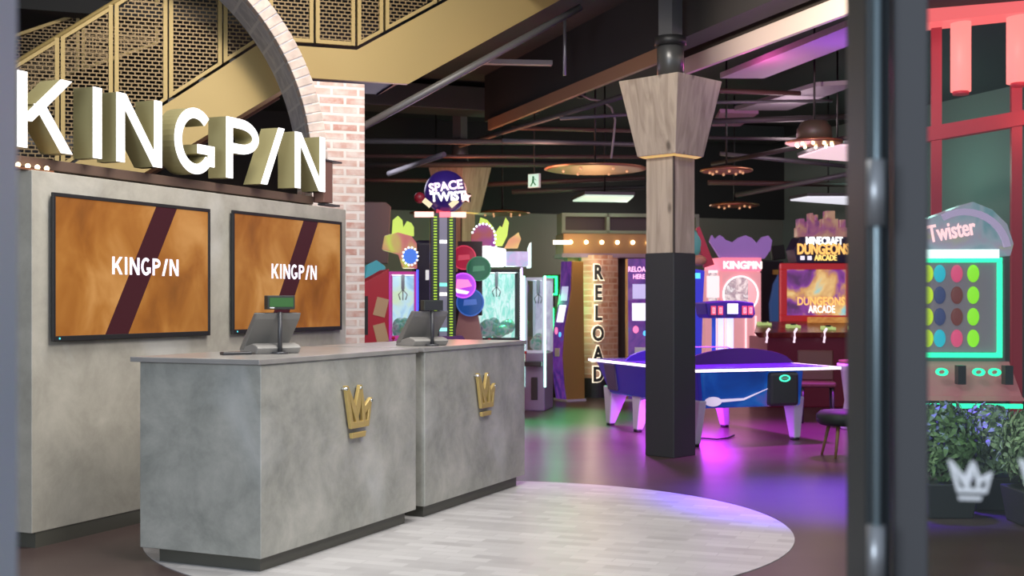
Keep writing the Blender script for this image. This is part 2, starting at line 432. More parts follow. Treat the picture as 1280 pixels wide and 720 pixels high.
M_crownm = mat('brass_crown', (.58, .42, .15), .42, .35)
def desk(u0, u1, label, crown_u, crown_z):
    c = rec(V_DESK, u0); t = thing('reception_desk', label, 'desk', (c.x, c.y, 0), REC, 'stone-clad reception desks')
    L = u1 - u0; dp = V_BACK - V_DESK
    MB().box(dp, 0, 0, L, .075, 1.045).done('body', M_conc, t, bevel=.004)
    MB().box(dp - .04, .012, -.03, L + .012, 1.045, 1.072).done('countertop', M_top, t, bevel=.003)
    MB().box(dp + .10, -.03, .035, L - .09, 0, .075).done('kick_plate', M_kick, t)
    mb = MB(); add_crown(mb, crown_u, crown_z, .30, .305, YZ, .012, .034)
    cr = mb.done('crown_emblem', M_crownm, t, bevel=.003)
    cr['label'] = 'raised brass crown emblem'
    for a, b in ((.06, .96), (.56, .95), (.96, .69)): MB().cyl((.0, crown_u + a * .30, crown_z + b * .305 - .01), (.040, crown_u + a * .30, crown_z + b * .305 - .01), .008, n=10).done('tip_glint', mat('glint_metal', (.9, .9, .88), .15, .9), cr)  # white highlights of the prong tips, made as bright metal pins
    return t
desk(5.138, 6.758, 'grey stone-clad reception desk with brass crown, the one with the green customer display on it', .735, .595)
desk(6.873, 8.45, 'grey stone-clad reception desk with brass crown, next to the open purple-lit floor', .69, .575)

# televisions: brown screens with a dark slash and the name in white
M_tvart = art('amber_screen', [(.10, .022, .004), (.25, .080, .012), (.36, .145, .030), (.55, .28, .09)], 0.85, 2.4, 4, .5, stretch=(1, 1.1, .9), pos=[.30, .44, .56, .72])
M_slash = mat('screen_slash', (.012, .004, .005), .4, emit=1.0, ecol=(.045, .009, .013), spec=.2)
M_logo = glow('screen_logo', (.93, .86, .98), 1.0)
LOGO = [('K', .115), ('I', .045), ('N', .115), ('G', .118), ('P', .098), ('/', .075), ('N', .115)]
def television(u0, u1, z0, z1, label, lu, lz, lw, lh):
    c = rec(V_WALL, u0); t = thing('television', label, 'television', (c.x, c.y, z0), REC, 'televisions on the reception wall')
    L, hh = u1 - u0, z1 - z0
    MB().box(.003, .026, .02, L - .02, .02, hh - .02).done('back_case', M_dark, t)
    f = MB(); b = .022
    for q in ((0, L, 0, .03), (0, L, hh - b, hh), (0, b, .03, hh - b), (L - b, L, .03, hh - b)): f.box(.024, .040, *q)
    f.done('bezel', M_black, t, bevel=.003)
    sc = MB().box(.024, .034, b, L - b, .03, hh - b).done('screen', M_tvart, t)
    ww = .135
    x0 = L * .30; x1 = L * .62
    MB().prism([(x0, .03), (x0 + ww * 1.45, .03), (x1 + ww * 1.45, hh - b), (x1, hh - b)], YZ, .034, .0355).done('diagonal_stripe', M_slash, sc)
    mb = MB(); tot = sum(w for _, w in LOGO) + .020 * 6; k = lw / tot; x = lu
    for ch, w in LOGO:
        add_glyph(mb, ch, x, lz, lh, w * k, .026 * k, YZ, .0355, .037); x += (w + .020) * k
    mb.done('logo_lettering', M_logo, sc)
    MB().cyl((.040, .05, .016), (.042, .05, .016), .006, n=10).done('status_light', glow('teal_led', (.1, .6, .65), 1.2), t)
television(5.265, 6.66, 1.137, 1.97, 'wall television with amber screen and dark slash, unobstructed above the left desk corner', .475, .385, .60, .105)
television(6.90, 8.29, 1.14, 1.98, 'wall television with amber screen partly covered by the green register display, beside brick pier', .455, .385, .58, .105)

# big illuminated name sign on the wall top
c0 = rec(V_WALL, 5.0)
sg = thing('illuminated_sign', 'large white-faced illuminated letters with gold sides standing along the reception wall top', 'sign', (c0.x, c0.y, 2.085), REC)
MB().box(-.30, -.10, .0, 3.10, .025, .085).done('mounting_rail', mat('brown_sign_rail', (.10, .062, .045), .5), sg, bevel=.004)
for q in (.3, 1.5, 2.7): MB().box(-.24, -.16, q, q + .06, 0, .03).done('rail_foot', M_dgrey, sg)
MB().box(-.12, -.02, 3.125, 3.25, .04, .36).done('end_box', mat('russet_end_box', (.20, .10, .075), .55), sg, bevel=.004)
MB().box(-.13, -.01, 3.10, 3.37, .36, .372).done('end_bracket', M_dgrey, sg)
MB().box(-.10, -.03, 3.16, 3.37, .02, .035).done('end_bracket', M_dgrey, sg)
letters = [('K', .045, .40), ('I', .585, .135), ('N', .815, .405), ('G', 1.345, .41), ('P', 1.88, .365), ('/', 2.275, .285), ('N', 2.70, .40)]
for ch, x, w in letters:
    m1 = MB(); add_glyph(m1, ch, x, .115, .415, w, .067 if ch != '/' else .064, YZ, -.150, -.002)
    lt = m1.done('letter', M_golds, sg)
    m2 = MB(); add_glyph(m2, ch, x, .115, .415, w, .067 if ch != '/' else .064, YZ, -.002, .006)
    m2.done('lit_face', M_lit, lt)
c1 = rec(V_WALL - .05, 5.08)
bs = thing('bulb_strip', 'short row of warm bulbs lying on the wall top below the first sign letter', 'lamp', (c1.x, c1.y, 2.085), REC)
MB().box(-.025, .025, -.02, .26, 0, .012).done('strip_base', M_copper, bs)
for k in range(4): MB().ball((.0, .02 + k * .07, .024), .014).done('bulb', M_bulb, bs)

# cash registers
def register(px, py, d, yaw, label):
    p = at(px, py, d); t = thing('cash_register', label, 'cash register', (p.x, p.y, 1.072), yaw, 'cash registers on the desks'); t.scale = (.88, .88, .96)
    MB().prism([(-.14, 0), (.10, 0), (.13, .035), (.10, .05), (.05, .06), (-.12, .03)], YZ, -.15, .15).done('base', mat('grey_register_shell', (.30, .285, .265), .45), t, bevel=.006)
    MB().prism([(-.13, .02), (-.07, .02), (.10, .20), (.12, .235), (.08, .235)], YZ, -.155, .155).done('screen_housing', mat('register_back', (.20, .19, .175), .45), t, bevel=.006)
    MB().prism([(-.137, .02), (-.132, .02), (.078, .237), (.073, .237)], YZ, -.145, .145).done('touch_screen', M_dark, t)
    MB().cyl((0, .13, 0), (0, .13, .24), .014, n=12).done('pole', M_dgrey, t)
    MB().cyl((0, .13, 0), (0, .13, .012), .05, n=20).done('pole_foot', M_dgrey, t)
    return t
p1 = register(338, 440, 6.92, R(-142), 'cash register with green customer display on the desk in front of the televisions')
MB().box(-.095, .095, .10, .15, .255, .335).done('customer_display', mat('display_case', (.035, .04, .035), .4), p1, bevel=.004)
MB().box(-.082, .082, .150, .152, .27, .322).done('display_window', mat('green_display_window', (.035, .10, .03), .25, emit=.25, ecol=(.05, .16, .04)), p1)
MB().box(.05, .08, .150, .153, .262, .268).done('display_badge', M_white, p1)
p2 = register(528, 428, 8.15, R(-142), 'cash register on the farther desk before the tall green-dotted tower game')
MB().box(-.085, .085, .10, .15, .24, .31).done('customer_display', mat('display_case', (.035, .04, .035), .4), p2, bevel=.004)
MB().box(-.075, .075, .15, .152, .25, .30).done('display_window', M_dark, p2)
q = at(295, 441, 6.72)
pd = place(MB().cbox((0, 0, .008), (.16, .07, .016)).done('card_reader', M_dark, bevel=.004), (q.x, q.y, 1.072), R(30)); tag(pd, 'small flat dark card reader lying on the desk beside the register', 'card reader')

# ------------------------------------------------------------------ brick archway (grid)
A_ARCH = to_grid(at(420, 300, 10.6)).y
DEP = .70
ba = thing('brick_archway', 'whitewashed brick archway with a square pier behind the reception wall', 'archway', (0, 0, 0), GRD)
bl, br = on_a(390, 300, A_ARCH).x, on_a(456, 300, A_ARCH).x
ztop = on_a(420, 103, A_ARCH).z
cx, cz = -.042, 2.489
ri = 2.046; ro = ri + .138
th0 = 0.0
MB().box(bl, br, A_ARCH, A_ARCH + DEP, 0, ztop).done('pier', M_brickw, ba, bevel=.006)
MB().box(cx - ri - (br - bl), cx - ri, A_ARCH, A_ARCH + DEP, 0, cz + .3).done('pier', M_brickw, ba)
mb = MB(); n = 84
for k in range(n):
    a0 = PI * (k + .07) / n; a1 = PI * (k + .93) / n
    o = [(cx + (ro) * math.cos(a), cz + ro * math.sin(a)) for a in (a0, a1)]; i = [(cx + ri * math.cos(a), cz + ri * math.sin(a)) for a in (a0, a1)]
    mb.prism([o[0], o[1], i[1], i[0]], XZ, A_ARCH - .006, A_ARCH + .11)
mb.done('voussoirs', M_vous, ba, bevel=.004, seg=1)
o = [(cx + (ro - .004) * math.cos(PI * k / 60), cz + (ro - .004) * math.sin(PI * k / 60)) for k in range(61)]
i = [(cx + (ri + .001) * math.cos(PI * k / 60), cz + (ri + .001) * math.sin(PI * k / 60)) for k in range(61)]
MB().strip(o, i, XZ, A_ARCH + .002, A_ARCH + DEP).done('arch_soffit', M_intr, ba)

# ------------------------------------------------------------------ staircase (grid)
AS = A_ARCH + DEP + .12
G = lambda px, py, a=AS: on_a(px, py, a)
st = thing('staircase', 'gold painted staircase with mesh guard panels rising behind the brick archway', 'staircase', (0, 0, 0), GRD)
WID = 1.25
def band(pts, a0, a1, name, m, par=st, bevel=.0):
    return MB().prism([(p.x, p.z) for p in pts], XZ, a0, a1).done(name, m, par, bevel=bevel)
# landing: fascia between the two flights, its underside dark
Lz_t, Lz_b = G(441, 62).z, G(510, 105).z
lx0, lx1 = G(335, 50).x, G(446, 62).x
slope = .60
ux = G(510, 105).x
def line(px1, py1, px2, py2):
    p, q2 = G(px1, py1), G(px2, py2); return p.x, p.z, (q2.z - p.z) / (q2.x - p.x)
ub = line(510, 105, 700, 0); ut = line(446, 62, 560, 0)
XE = G(800, 0).x
lowb = line(305, 141, 365, 105); lowt = line(212, 127, 325, 54)
yL = lambda l, x: l[1] + l[2] * (x - l[0])
XL = G(-60, 200).x
lb = G(365, 105).x
slt = lambda x: min(Lz_t, yL(lowt, x))
P2 = lambda x, z: Vector((x, 0, z))
lxs = lowt[0] + (Lz_t - lowt[1]) / lowt[2]
lxb = lowb[0] + (Lz_b - lowb[1]) / lowb[2]
band([P2(XL, yL(lowb, XL)), P2(lxb, Lz_b), P2(lxs, Lz_t), P2(XL, yL(lowt, XL))], AS, AS + .06, 'lower_stringer', M_gold)
band([P2(lxb, Lz_b), P2(ux, Lz_b), P2(lx1, Lz_t), P2(lxs, Lz_t)], AS, AS + .06, 'landing_fascia', M_gold)
band([P2(ux, Lz_b), P2(XE, yL(ub, XE)), P2(XE, yL(ut, XE)), P2(lx1, Lz_t)], AS, AS + .06, 'upper_stringer', M_gold)
band([P2(XL, yL(lowb, XL) + .03), P2(lxb, Lz_b + .03), P2(lxb, Lz_b + .12), P2(XL, yL(lowb, XL) + .12)], AS + .06, AS + WID, 'lower_soffit', M_gold)
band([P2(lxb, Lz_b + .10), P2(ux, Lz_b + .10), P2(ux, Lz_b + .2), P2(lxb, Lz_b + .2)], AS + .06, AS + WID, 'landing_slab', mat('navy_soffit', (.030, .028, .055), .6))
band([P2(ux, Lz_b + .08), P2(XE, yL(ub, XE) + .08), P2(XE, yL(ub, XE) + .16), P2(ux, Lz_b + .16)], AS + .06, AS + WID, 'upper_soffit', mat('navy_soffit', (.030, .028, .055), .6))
def treads(x0, z0, x1, z1, k):
    m = MB()
    for j in range(k):
        xa = x0 + (x1 - x0) * j / k; xb = x0 + (x1 - x0) * (j + 1) / k; zz = z0 + (z1 - z0) * (j + 1) / k
        m.box(xa, xb, AS + .06, AS + WID, zz - .19, zz - .14)
    m.done('treads', M_dgrey, st)
treads(lxs - 2.4, Lz_t - 2.4 * lowt[2], lxs, Lz_t, 9); treads(lx1, Lz_t, XE, yL(ut, XE), 12)
band([P2(XL, yL(lowb, XL)), P2(lxb, Lz_b), P2(lxs, Lz_t), P2(XL, yL(lowt, XL))], AS + WID, AS + WID + .05, 'rear_stringer', mat('shaded_stringer', (.14, .085, .045), .6))  # shade inside the gold stair, put into a darker brown
# guard panels: frame + expanded mesh between posts
GH = 1.12
def guard(x0, z0, x1, z1, a=AS, gh=GH, par=st):
    w, y0, y1 = .035, a - .03, a + .012
    def bar(q): MB().prism(q, XZ, y0, y1)
    f = MB()
    f.prism([(x0, z0), (x1, z1), (x1, z1 + w), (x0, z0 + w)], XZ, y0, y1)
    f.prism([(x0, z0 + gh - w), (x1, z1 + gh - w), (x1, z1 + gh), (x0, z0 + gh)], XZ, y0, y1)
    f.prism([(x0, z0), (x0 + w, z0 + (z1 - z0) * w / (x1 - x0)), (x0 + w, z0 + gh), (x0, z0 + gh)], XZ, y0 - .004, y1 + .004)
    f.prism([(x1 - w, z1), (x1, z1), (x1, z1 + gh), (x1 - w, z1 + gh)], XZ, y0 - .004, y1 + .004)
    g = f.done('guard_frame', M_gold, par)
    MB().prism([(x0 + w, z0 + w), (x1 - w, z1 + w), (x1 - w, z1 + gh - w), (x0 + w, z0 + gh - w)], XZ, a - .012, a - .008).done('mesh_infill', M_mesh, g)
def gx(px): return G(px, 60).x
for pa, pb in ((-20, 74), (76, 141), (143, 209), (211, 277), (279, 333)):
    xa, xb = gx(pa), min(gx(pb), lxs); guard(xa, yL(lowt, xa) + .03, xb, yL(lowt, xb) + .03)
for pa, pb in ((336, 391), (394, 443)): guard(gx(pa), Lz_t + .03, gx(pb), Lz_t + .03)
for pa, pb in ((446, 478), (481, 545), (548, 620), (623, 700)):
    xa, xb = gx(pa), gx(pb); guard(xa, yL(ut, xa) + .03, xb, yL(ut, xb) + .03)
hr = MB()
hr.tube([(XL, AS - .01, yL(lowt, XL) + GH + .05), (lxs, AS - .01, Lz_t + GH + .05), (lx1, AS - .01, Lz_t + GH + .05), (XE, AS - .01, yL(ut, XE) + GH + .05)], .022)
hr.done('handrail', M_gold, st)
# slim railing of the level behind
A2 = AS + 2.6
ur = thing('mesh_railing', 'slim gold mesh railing behind and above the lower stair flight', 'railing', (0, 0, 0), GRD)
t0, t1, t2 = on_a(10, 46, A2), on_a(102, 16, A2), on_a(200, -16, A2)
for p, q2 in ((t0, t1), (t1, t2)):
    gh = .62
    guard(p.x, p.z - gh, q2.x - .02, q2.z - gh, A2, gh, ur)
MB().box(t0.x - .5, t2.x, A2 - .05, A2 + .1, 3.0, 3.1).done('edge_beam', M_dgrey, ur)
struct(place(MB().box(t0.x - .6, t2.x + .1, A2 - .04, A2 + 1.4, 2.88, 3.0).done('floor_upper_landing', M_ceil), (0, 0, 0), GRD))
# conduit below the upper flight
cp = MB(); ca = AS - .15
pA, pB = G(440, 166, ca), G(726, 9, ca)
cp.tube([pA, pB], .035, 12)
cpo = cp.done('service_pipe', mat('grey_pipe', (.17, .165, .16), .45, .3)); cpo.rotation_euler.z = GRD
tag(cpo, 'grey pipe sloping up under the gold upper stair flight', 'pipe')

# ------------------------------------------------------------------ timber columns
def column(px, d, yaw, label):
    p = at(px, 377, d); t = thing('timber_column', label, 'column', (p.x, p.y, 0), yaw, 'timber columns with flared capitals')
    MB().box(-.158, .158, -.158, .158, 0, 1.785).done('charcoal_plinth', M_plinth, t, bevel=.006)
    MB().box(-.152, .152, -.152, .152, 1.785, 2.66).done('timber_shaft', M_timber, t, bevel=.004)
    MB().box(-.16, -.145, -.16, -.145, 1.785, 2.66).done('corner_bead', mat('dark_bead', (.07, .055, .045), .6), t)
    MB().frustum((0, 0), .208, .208, .325, .325, 2.64, 3.31).done('flared_capital', M_timber, t, bevel=.006)
    MB().frustum((0, 0), .17, .17, .20, .20, 2.625, 2.64).done('light_strip', mat('warm_strip', (.8, .55, .2), .5, emit=.6, ecol=(1, .62, .2)), t)
    MB().cyl((0, 0, 3.31), (0, 0, 3.68), .118, n=28).done('steel_pipe', mat('dark_steel_pipe', (.10, .10, .10), .35, .5), t)
    MB().cyl((0, 0, 3.62), (0, 0, 3.70), .14, n=28).done('pipe_collar', M_black, t)
    MB().box(-.075, .075, -.075, .075, 3.70, 4.35).done('steel_post', mat('grey_post', (.13, .13, .135), .4, .3), t)
    return t
column(838, 10.98, R(45.5), 'timber column with charcoal lower half standing beside the air hockey table')
column(575, 17.9, R(52), 'timber column with flared capital rising behind the tall green-dotted tower game')
# ------------------------------------------------------------------ air hockey table (grid)
fl_ = to_grid(at(874, 558, dist(558)))
ah_w, ah_l = 1.58, 2.45
o_ = grd(fl_.x - .10, fl_.y - .10)
ah = thing('air_hockey_table', 'blue air hockey table with white glowing rim and white splayed legs beside the timber column', 'air hockey table', (o_.x, o_.y, 0), GRD)
M_ahb = art('space_artwork', [(.004, .02, .20), (.006, .07, .46), (.02, .16, .62), (.22, .10, .50), (.75, .45, .70)], .42, 1.9, 5, .9, pos=[.3, .45, .55, .66, .80])
M_ahl = mat('violet_table_side', (.02, .02, .16), .35, emit=.22, ecol=(.05, .03, .55))
M_leg = mat('white_gloss_leg', (.72, .70, .80), .3)
M_rim = glow('white_pink_rim', (1, .80, .98), 2.4)
ZR = .735
# body: tapered tub
MB().hexa([(.13, .07, .355), (1.19, .07, .355), (1.19, ah_l - .22, .355), (.13, ah_l - .30, .355), (.11, .05, ZR - .035), (1.21, .05, ZR - .035), (1.21, ah_l - .06, ZR - .035), (.08, ah_l - .06, ZR - .035)]).done('cabinet', M_ahb, ah, bevel=.02)
MB().hexa([(.10, .09, .37), (.14, .09, .37), (.14, ah_l - .33, .37), (.10, ah_l - .33, .37), (.06, .07, ZR - .035), (.10, .07, ZR - .035), (.10, ah_l - .08, ZR - .035), (.05, ah_l - .08, ZR - .035)]).done('side_panel', M_ahl, ah, bevel=.01)
MB().box(.0, ah_w, .0, ah_l, ZR - .035, ZR - .012).done('rail', mat('indigo_rail', (.05, .02, .16), .3), ah, bevel=.01)
f = MB(); f.box(-.006, ah_w + .006, -.012, .0, ZR - .033, ZR - .008); f.box(-.012, 0, -.012, ah_l, ZR - .033, ZR - .008); f.box(ah_w, ah_w + .012, -.012, ah_l, ZR - .033, ZR - .008)
f.done('light_rim', M_rim, ah)
MB().box(.07, ah_w - .07, .07, ah_l - .07, ZR - .012, ZR - .004).done('playfield', mat('violet_playfield', (.06, .03, .22), .25, emit=.18, ecol=(.16, .04, .6)), ah)
# raised dark guards round the ends of the playfield
def hump(x0, x1, h, y0, y1, m, name):
    n = 14; pts = [(x0, ZR - .004)]
    for k in range(n + 1):
        t = k / n; pts.append((x0 + (x1 - x0) * t, ZR + h * math.sin(PI * min(1, max(0, t))) ** .55))
    pts.append((x1, ZR - .004))
    return MB().prism(pts, XZ, y0, y1).done(name, m, ah, bevel=.004)
hump(.28, ah_w - .03, .155, .75, .79, mat('plum_guard', (.028, .02, .055), .45), 'goal_guard')
hump(.10, .98, .12, 1.70, 1.74, mat('indigo_guard', (.04, .02, .25), .35, emit=.16, ecol=(.12, .03, .75)), 'goal_guard')
MB().tube([(.36, .80, ZR), (.36, .80, ZR + .15), (.40, .80, ZR + .17), (.80, .80, ZR + .165), (.93, .80, ZR + .12), (.96, .80, ZR)], .006, 8).done('guard_hoop', mat('lilac_hoop', (.5, .3, .7), .3, emit=.35, ecol=(.6, .25, .9)), ah)
# goal box on the near end
MB().box(.81, 1.13, .0, .10, .36, .685).done('goal_box', M_dark, ah, bevel=.03)
MB().strip([(.965 + .060 * math.cos(2 * PI * k / 24), .628 + .034 * math.sin(2 * PI * k / 24)) for k in range(24)], [(.965 + .046 * math.cos(2 * PI * k / 24), .628 + .022 * math.sin(2 * PI * k / 24)) for k in range(24)], XZ, -.008, .0, closed=True).done('goal_ring', glow('green_ring', (.06, .9, .5), 1.6), ah)
MB().box(.93, 1.0, -.005, .0, .616, .640).done('goal_slot', mat('green_slot', (.2, .5, .35), .4), ah)
cpz = MB()
cpz.prism([(.13 + .09 + .09 * math.cos(2 * PI * j / 24), .42 + .045 * math.sin(2 * PI * j / 24)) for j in range(24)], XZ, .046, .052)
cpz.prism([(.20, .405), (.55, .425), (.82, .53), (.82, .535), (.55, .445), (.22, .44)], XZ, .047, .052)
cpz.done('comet_print', mat('comet_print', (.75, .65, .85), .3, emit=.45, ecol=(.85, .75, .95)), ah)
# legs: white, flaring upward
def leg(x, y, inx, hw=.06):
    m = MB()
    m.hexa([(x - .035, y - .05, .02), (x + .035, y - .05, .02), (x + .035, y + .05, .02), (x - .035, y + .05, .02),
            (x + inx - hw, y - .11, .43), (x + inx + hw, y - .11, .43), (x + inx + hw, y + .11, .43), (x + inx - hw, y + .11, .43)])
    l = m.done('leg', M_leg, ah, bevel=.012)
    MB().cyl((x, y, 0), (x, y, .025), .045, n=16).done('foot', M_dark, l)
for q_ in ((.075, .14, .03, .04), (1.27, .30, -.02), (.14, 1.50, .08, .10), (.16, ah_l - .22, .08, .12), (1.22, ah_l - .16, -.06), (1.24, 1.62, -.06)): leg(*q_)
MB().hexa([(.075, 1.88, .40), (.10, 1.88, .40), (.10, 2.12, .40), (.075, 2.12, .40), (.038, 1.88, ZR - .05), (.07, 1.88, ZR - .05), (.07, 2.16, ZR - .05), (.038, 2.16, ZR - .05)]).done('score_panel', mat('grey_violet_panel', (.10, .08, .16), .4), ah, bevel=.01)
# overhead score unit on lit posts
OX = .33
MB().cyl((.52 + OX, 1.02, ZR - .01), (.52 + OX, 1.02, 1.19), .030, n=14).done('post', glow('blue_white_post', (.55, .55, 1), 1.6), ah)
MB().cyl((.63 + OX, 1.02, ZR - .01), (.63 + OX, 1.02, 1.19), .036, n=14).done('post', glow('blue_white_post', (.55, .55, 1), 1.6), ah)
MB().cyl((.44 + OX, 1.02, ZR - .01), (.44 + OX, 1.02, 1.19), .022, n=14).done('post', mat('blue_post', (.03, .08, .5), .3, emit=.4, ecol=(.05, .15, .9)), ah)
m = MB()
m.prism([(a_ + OX, b_) for a_, b_ in ((.30, 1.23), (.33, 1.19), (.83, 1.19), (.86, 1.23), (.84, 1.35), (.66, 1.37), (.50, 1.37), (.28, 1.35))], XZ, .90, 1.14)
su = m.done('score_unit', mat('navy_score_case', (.03, .02, .10), .3, emit=.12, ecol=(.1, .05, .6)), ah, bevel=.012)
MB().box(.53 + OX, .65 + OX, .892, .90, 1.235, 1.34).done('score_light', glow('pale_blue_panel', (.75, .85, 1), 1.5), su)
for x in (.34 + OX, .42 + OX, .70 + OX, .77 + OX):
    MB().box(x, x + .055, .892, .90, 1.225, 1.315).done('score_window', mat('red_score_window', (.35, .03, .05), .3, emit=.8, ecol=(.9, .12, .18)), su)
    MB().frame(x + .014, x + .042, 1.24, 1.30, .008, .888, .892).done('digit', glow('red_digit', (1, .35, .35), 1.6), su)
# cable on the floor under the table
cb = MB().tube([(.30, .55, .012), (.42, .62, .012), (.50, .48, .012), (.66, .55, .012), (.85, .75, .012)], .009, 6).done('power_cord', M_black)
cb.location = o_; cb.rotation_euler.z = GRD; tag(cb, 'thin dark power cord lying under the air hockey table', 'cord')

# ------------------------------------------------------------------ arcade machines
def frame_y(d0, px0, px1, py0, py1):     # local rectangle of a picture box at distance d0 about its middle
    k = d0 / F
    return (px1 - px0) * k, (py1 - py0) * k
# tower game
k = 13 / F
pt = at(554, 377, 13.0)
tw = thing('tower_game', 'tall strength tester tower with green dotted lights and a dark blue globe on top', 'arcade game', (pt.x, pt.y, 0), R(6))
MB().box(-.42, .30, -.15, .5, 0, .88).done('base_cabinet', mat('plum_cabinet', (.06, .02, .09), .4), tw, bevel=.02)
MB().prism([(-.42, .88), (.30, .88), (.20, 1.0), (-.32, 1.0)], XZ, -.05, .45).done('base_deck', mat('violet_deck', (.12, .03, .16), .35), tw)
MB().box(-.135, .135, 0, .20, .88, 2.29).done('tower', M_dark, tw, bevel=.01)
MB().box(-.04, .04, -.012, 0, .95, 2.26).done('centre_scale', mat('grey_scale', (.20, .20, .25), .4, emit=.12, ecol=(.4, .4, .6)), tw)
for s in (-1, 1):
    e = MB().box(s * .083 - .024, s * .083 + .024, -.008, 0, .95, 2.27).done('light_strip', mat('dark_green_strip', (.01, .05, .01), .4), tw)
    d = MB()
    for j in range(44): d.box(s * .083 - .017, s * .083 + .017, -.014, -.008, .965 + j * .0296, .965 + j * .0296 + .013)
    d.done('dot_lights', glow('lime_led', (.40, .62, .04), 1.0), e)
for z, c_ in ((1.97, (1, 1, 1)), (1.52, (.2, .9, .7)), (1.42, (1, 1, .9)), (1.22, (.2, .9, .8)), (1.05, (.3, .9, .8))):
    MB().box(-.038, .038, -.018, -.012, z, z + .035).done('scale_light', glow('scale_light_%d' % int(z * 100), c_, 1.3), tw)
gl = MB().ball((.03, .1, 2.52), .225, u=28, v=18).done('globe', mat('midnight_globe', (.018, .01, .09), .3, emit=.35, ecol=(.03, .012, .16)), tw)
M_txt = glow('pale_pink_letter', (1, .75, .95), 1.5)
text('SPACE', .125, .02, M_txt, gl, (.02, -.128, 2.555), (PI / 2, R(-8), 0), bold=.004)
text('TWIST', .125, .02, glow('white_letter', (1, 1, .97), 1.5), gl, (.045, -.118, 2.45), (PI / 2, R(-4), 0), bold=.005)
MB().box(-.07, .07, .02, .18, 2.27, 2.33).done('neck', mat('red_neck', (.25, .01, .03), .4, emit=.4, ecol=(.9, .03, .08)), tw)
for x0, x1, c_ in ((-.30, -.10, (1, .5, .42)), (-.04, .08, (1, .15, .2)), (.08, .24, (1, .5, .42))):
    MB().box(x0, x1, -.02, .04, 2.245, 2.30).done('light_bar', glow('bar_%d' % int(x0 * 100), c_, 1.7), tw)
for x, a in ((-.17, -40), (.105, 40)):
    MB().cbox((x, -.10, 2.385), (.10, .012, .055), Matrix.Rotation(R(-a), 3, 'Y')).done('ticket_card', glow('cream_card', (.85, .75, .45), .7 if x < 0 else .25), tw)
stp = []
for j in range(10):
    r_ = .062 if j % 2 == 0 else .032; stp.append((.235 + r_ * math.cos(PI / 2 + j * PI / 5), 2.455 + r_ * math.sin(PI / 2 + j * PI / 5)))
MB().prism(stp, XZ, -.02, .0).done('star', glow('pink_star', (1, .55, .5), 1.8), tw)
MB().cyl((.20, .05, 2.455), (.29, .05, 2.455), .05, n=6).done('star_mount', M_black, tw)
MB().ball((-.245, .05, 2.45), .06).done('red_lamp', mat('dull_red', (.2, .01, .02), .4), tw)

# balloon game
pb = at(585, 377, 14.1)
bg = thing('balloon_game', 'arcade game with four round balloon-like discs in red, green, purple and blue', 'arcade game', (pb.x, pb.y, 0), 0)
MB().box(-.20, .10, 0, .4, 0, .86).done('cabinet', mat('brown_cabinet', (.10, .055, .04), .4), bg, bevel=.01)
MB().prism([(-.17, .86), (.17, .86), (.10, 1.26), (-.10, 1.26)], XZ, .04, .3).done('pedestal', mat('rosy_pedestal', (.28, .14, .12), .5, emit=.1, ecol=(.6, .25, .25)), bg)
MB().box(-.12, .16, .10, .13, 1.2, 2.05).done('backboard', mat('dark_board', (.05, .03, .03), .5), bg)
kk = 14.1 / F
for px, py, r_, c_, e_, hl in ((580, 322, 15, (.42, .015, .05), .55, 'red'), (598.5, 336, 15, (.01, .13, .05), .35, 'green'), (579.5, 357, 15.5, (.38, .05, .62), .9, 'purple'), (588, 378, 17, (.01, .07, .28), .5, 'blue')):
    x, z, r = (px - 585) * kk, H + (HY - py) * kk, r_ * kk
    y = {'red': .0, 'green': -.04, 'purple': -.09, 'blue': -.05}[hl]
    dk = MB().lathe([(r * .86, -.02), (r, -.012), (r, .012), (r * .9, .02)], 28).xform(Matrix.Translation((x, y, z)) @ Matrix.Rotation(PI / 2, 4, 'X')).done('disc', mat(hl + '_disc', c_, .25, emit=e_, ecol=c_), bg)
    dk['label'] = hl + ' round disc'
    nn = 28
    MB().strip([(x + r * 1.03 * math.cos(2 * PI * j / nn), z + r * 1.03 * math.sin(2 * PI * j / nn)) for j in range(nn)], [(x + r * .93 * math.cos(2 * PI * j / nn), z + r * .93 * math.sin(2 * PI * j / nn)) for j in range(nn)], XZ, y - .026, y - .016, closed=True).done('disc_rim', mat(hl + '_rim', tuple(min(1, q * 1.7 + .03) for q in c_), .3, emit=e_ * 1.0), dk)
    if hl == 'purple':
        MB().prism([(x - r * .6, z - r * .3), (x + r * .7, z - r * .05), (x + r * .4, z + r * .45), (x - r * .5, z + r * .5)], XZ, y - .027, y - .02).done('disc_emblem', glow('pink_emblem', (1, .2, .5), 1.4), dk)
        MB().prism([(x - r * .8, z - r * .1), (x - r * .5, z - r * .6), (x + r * .3, z - r * .7), (x + r * .5, z - r * .5), (x - r * .4, z - r * .3)], XZ, y - .027, y - .02).done('disc_highlight', glow('white_pink_mark', (1, .8, 1), 1.4), dk)
    else:
        MB().prism([(x - r * .5, z - r * .25), (x + r * .5, z - r * .15), (x + r * .45, z + r * .25), (x - r * .45, z + r * .2)], XZ, y - .025, y - .019).done('disc_emblem', mat(hl + '_emblem', tuple(min(1, q * 1.6 + .06) for q in c_), .4, emit=.5), dk)

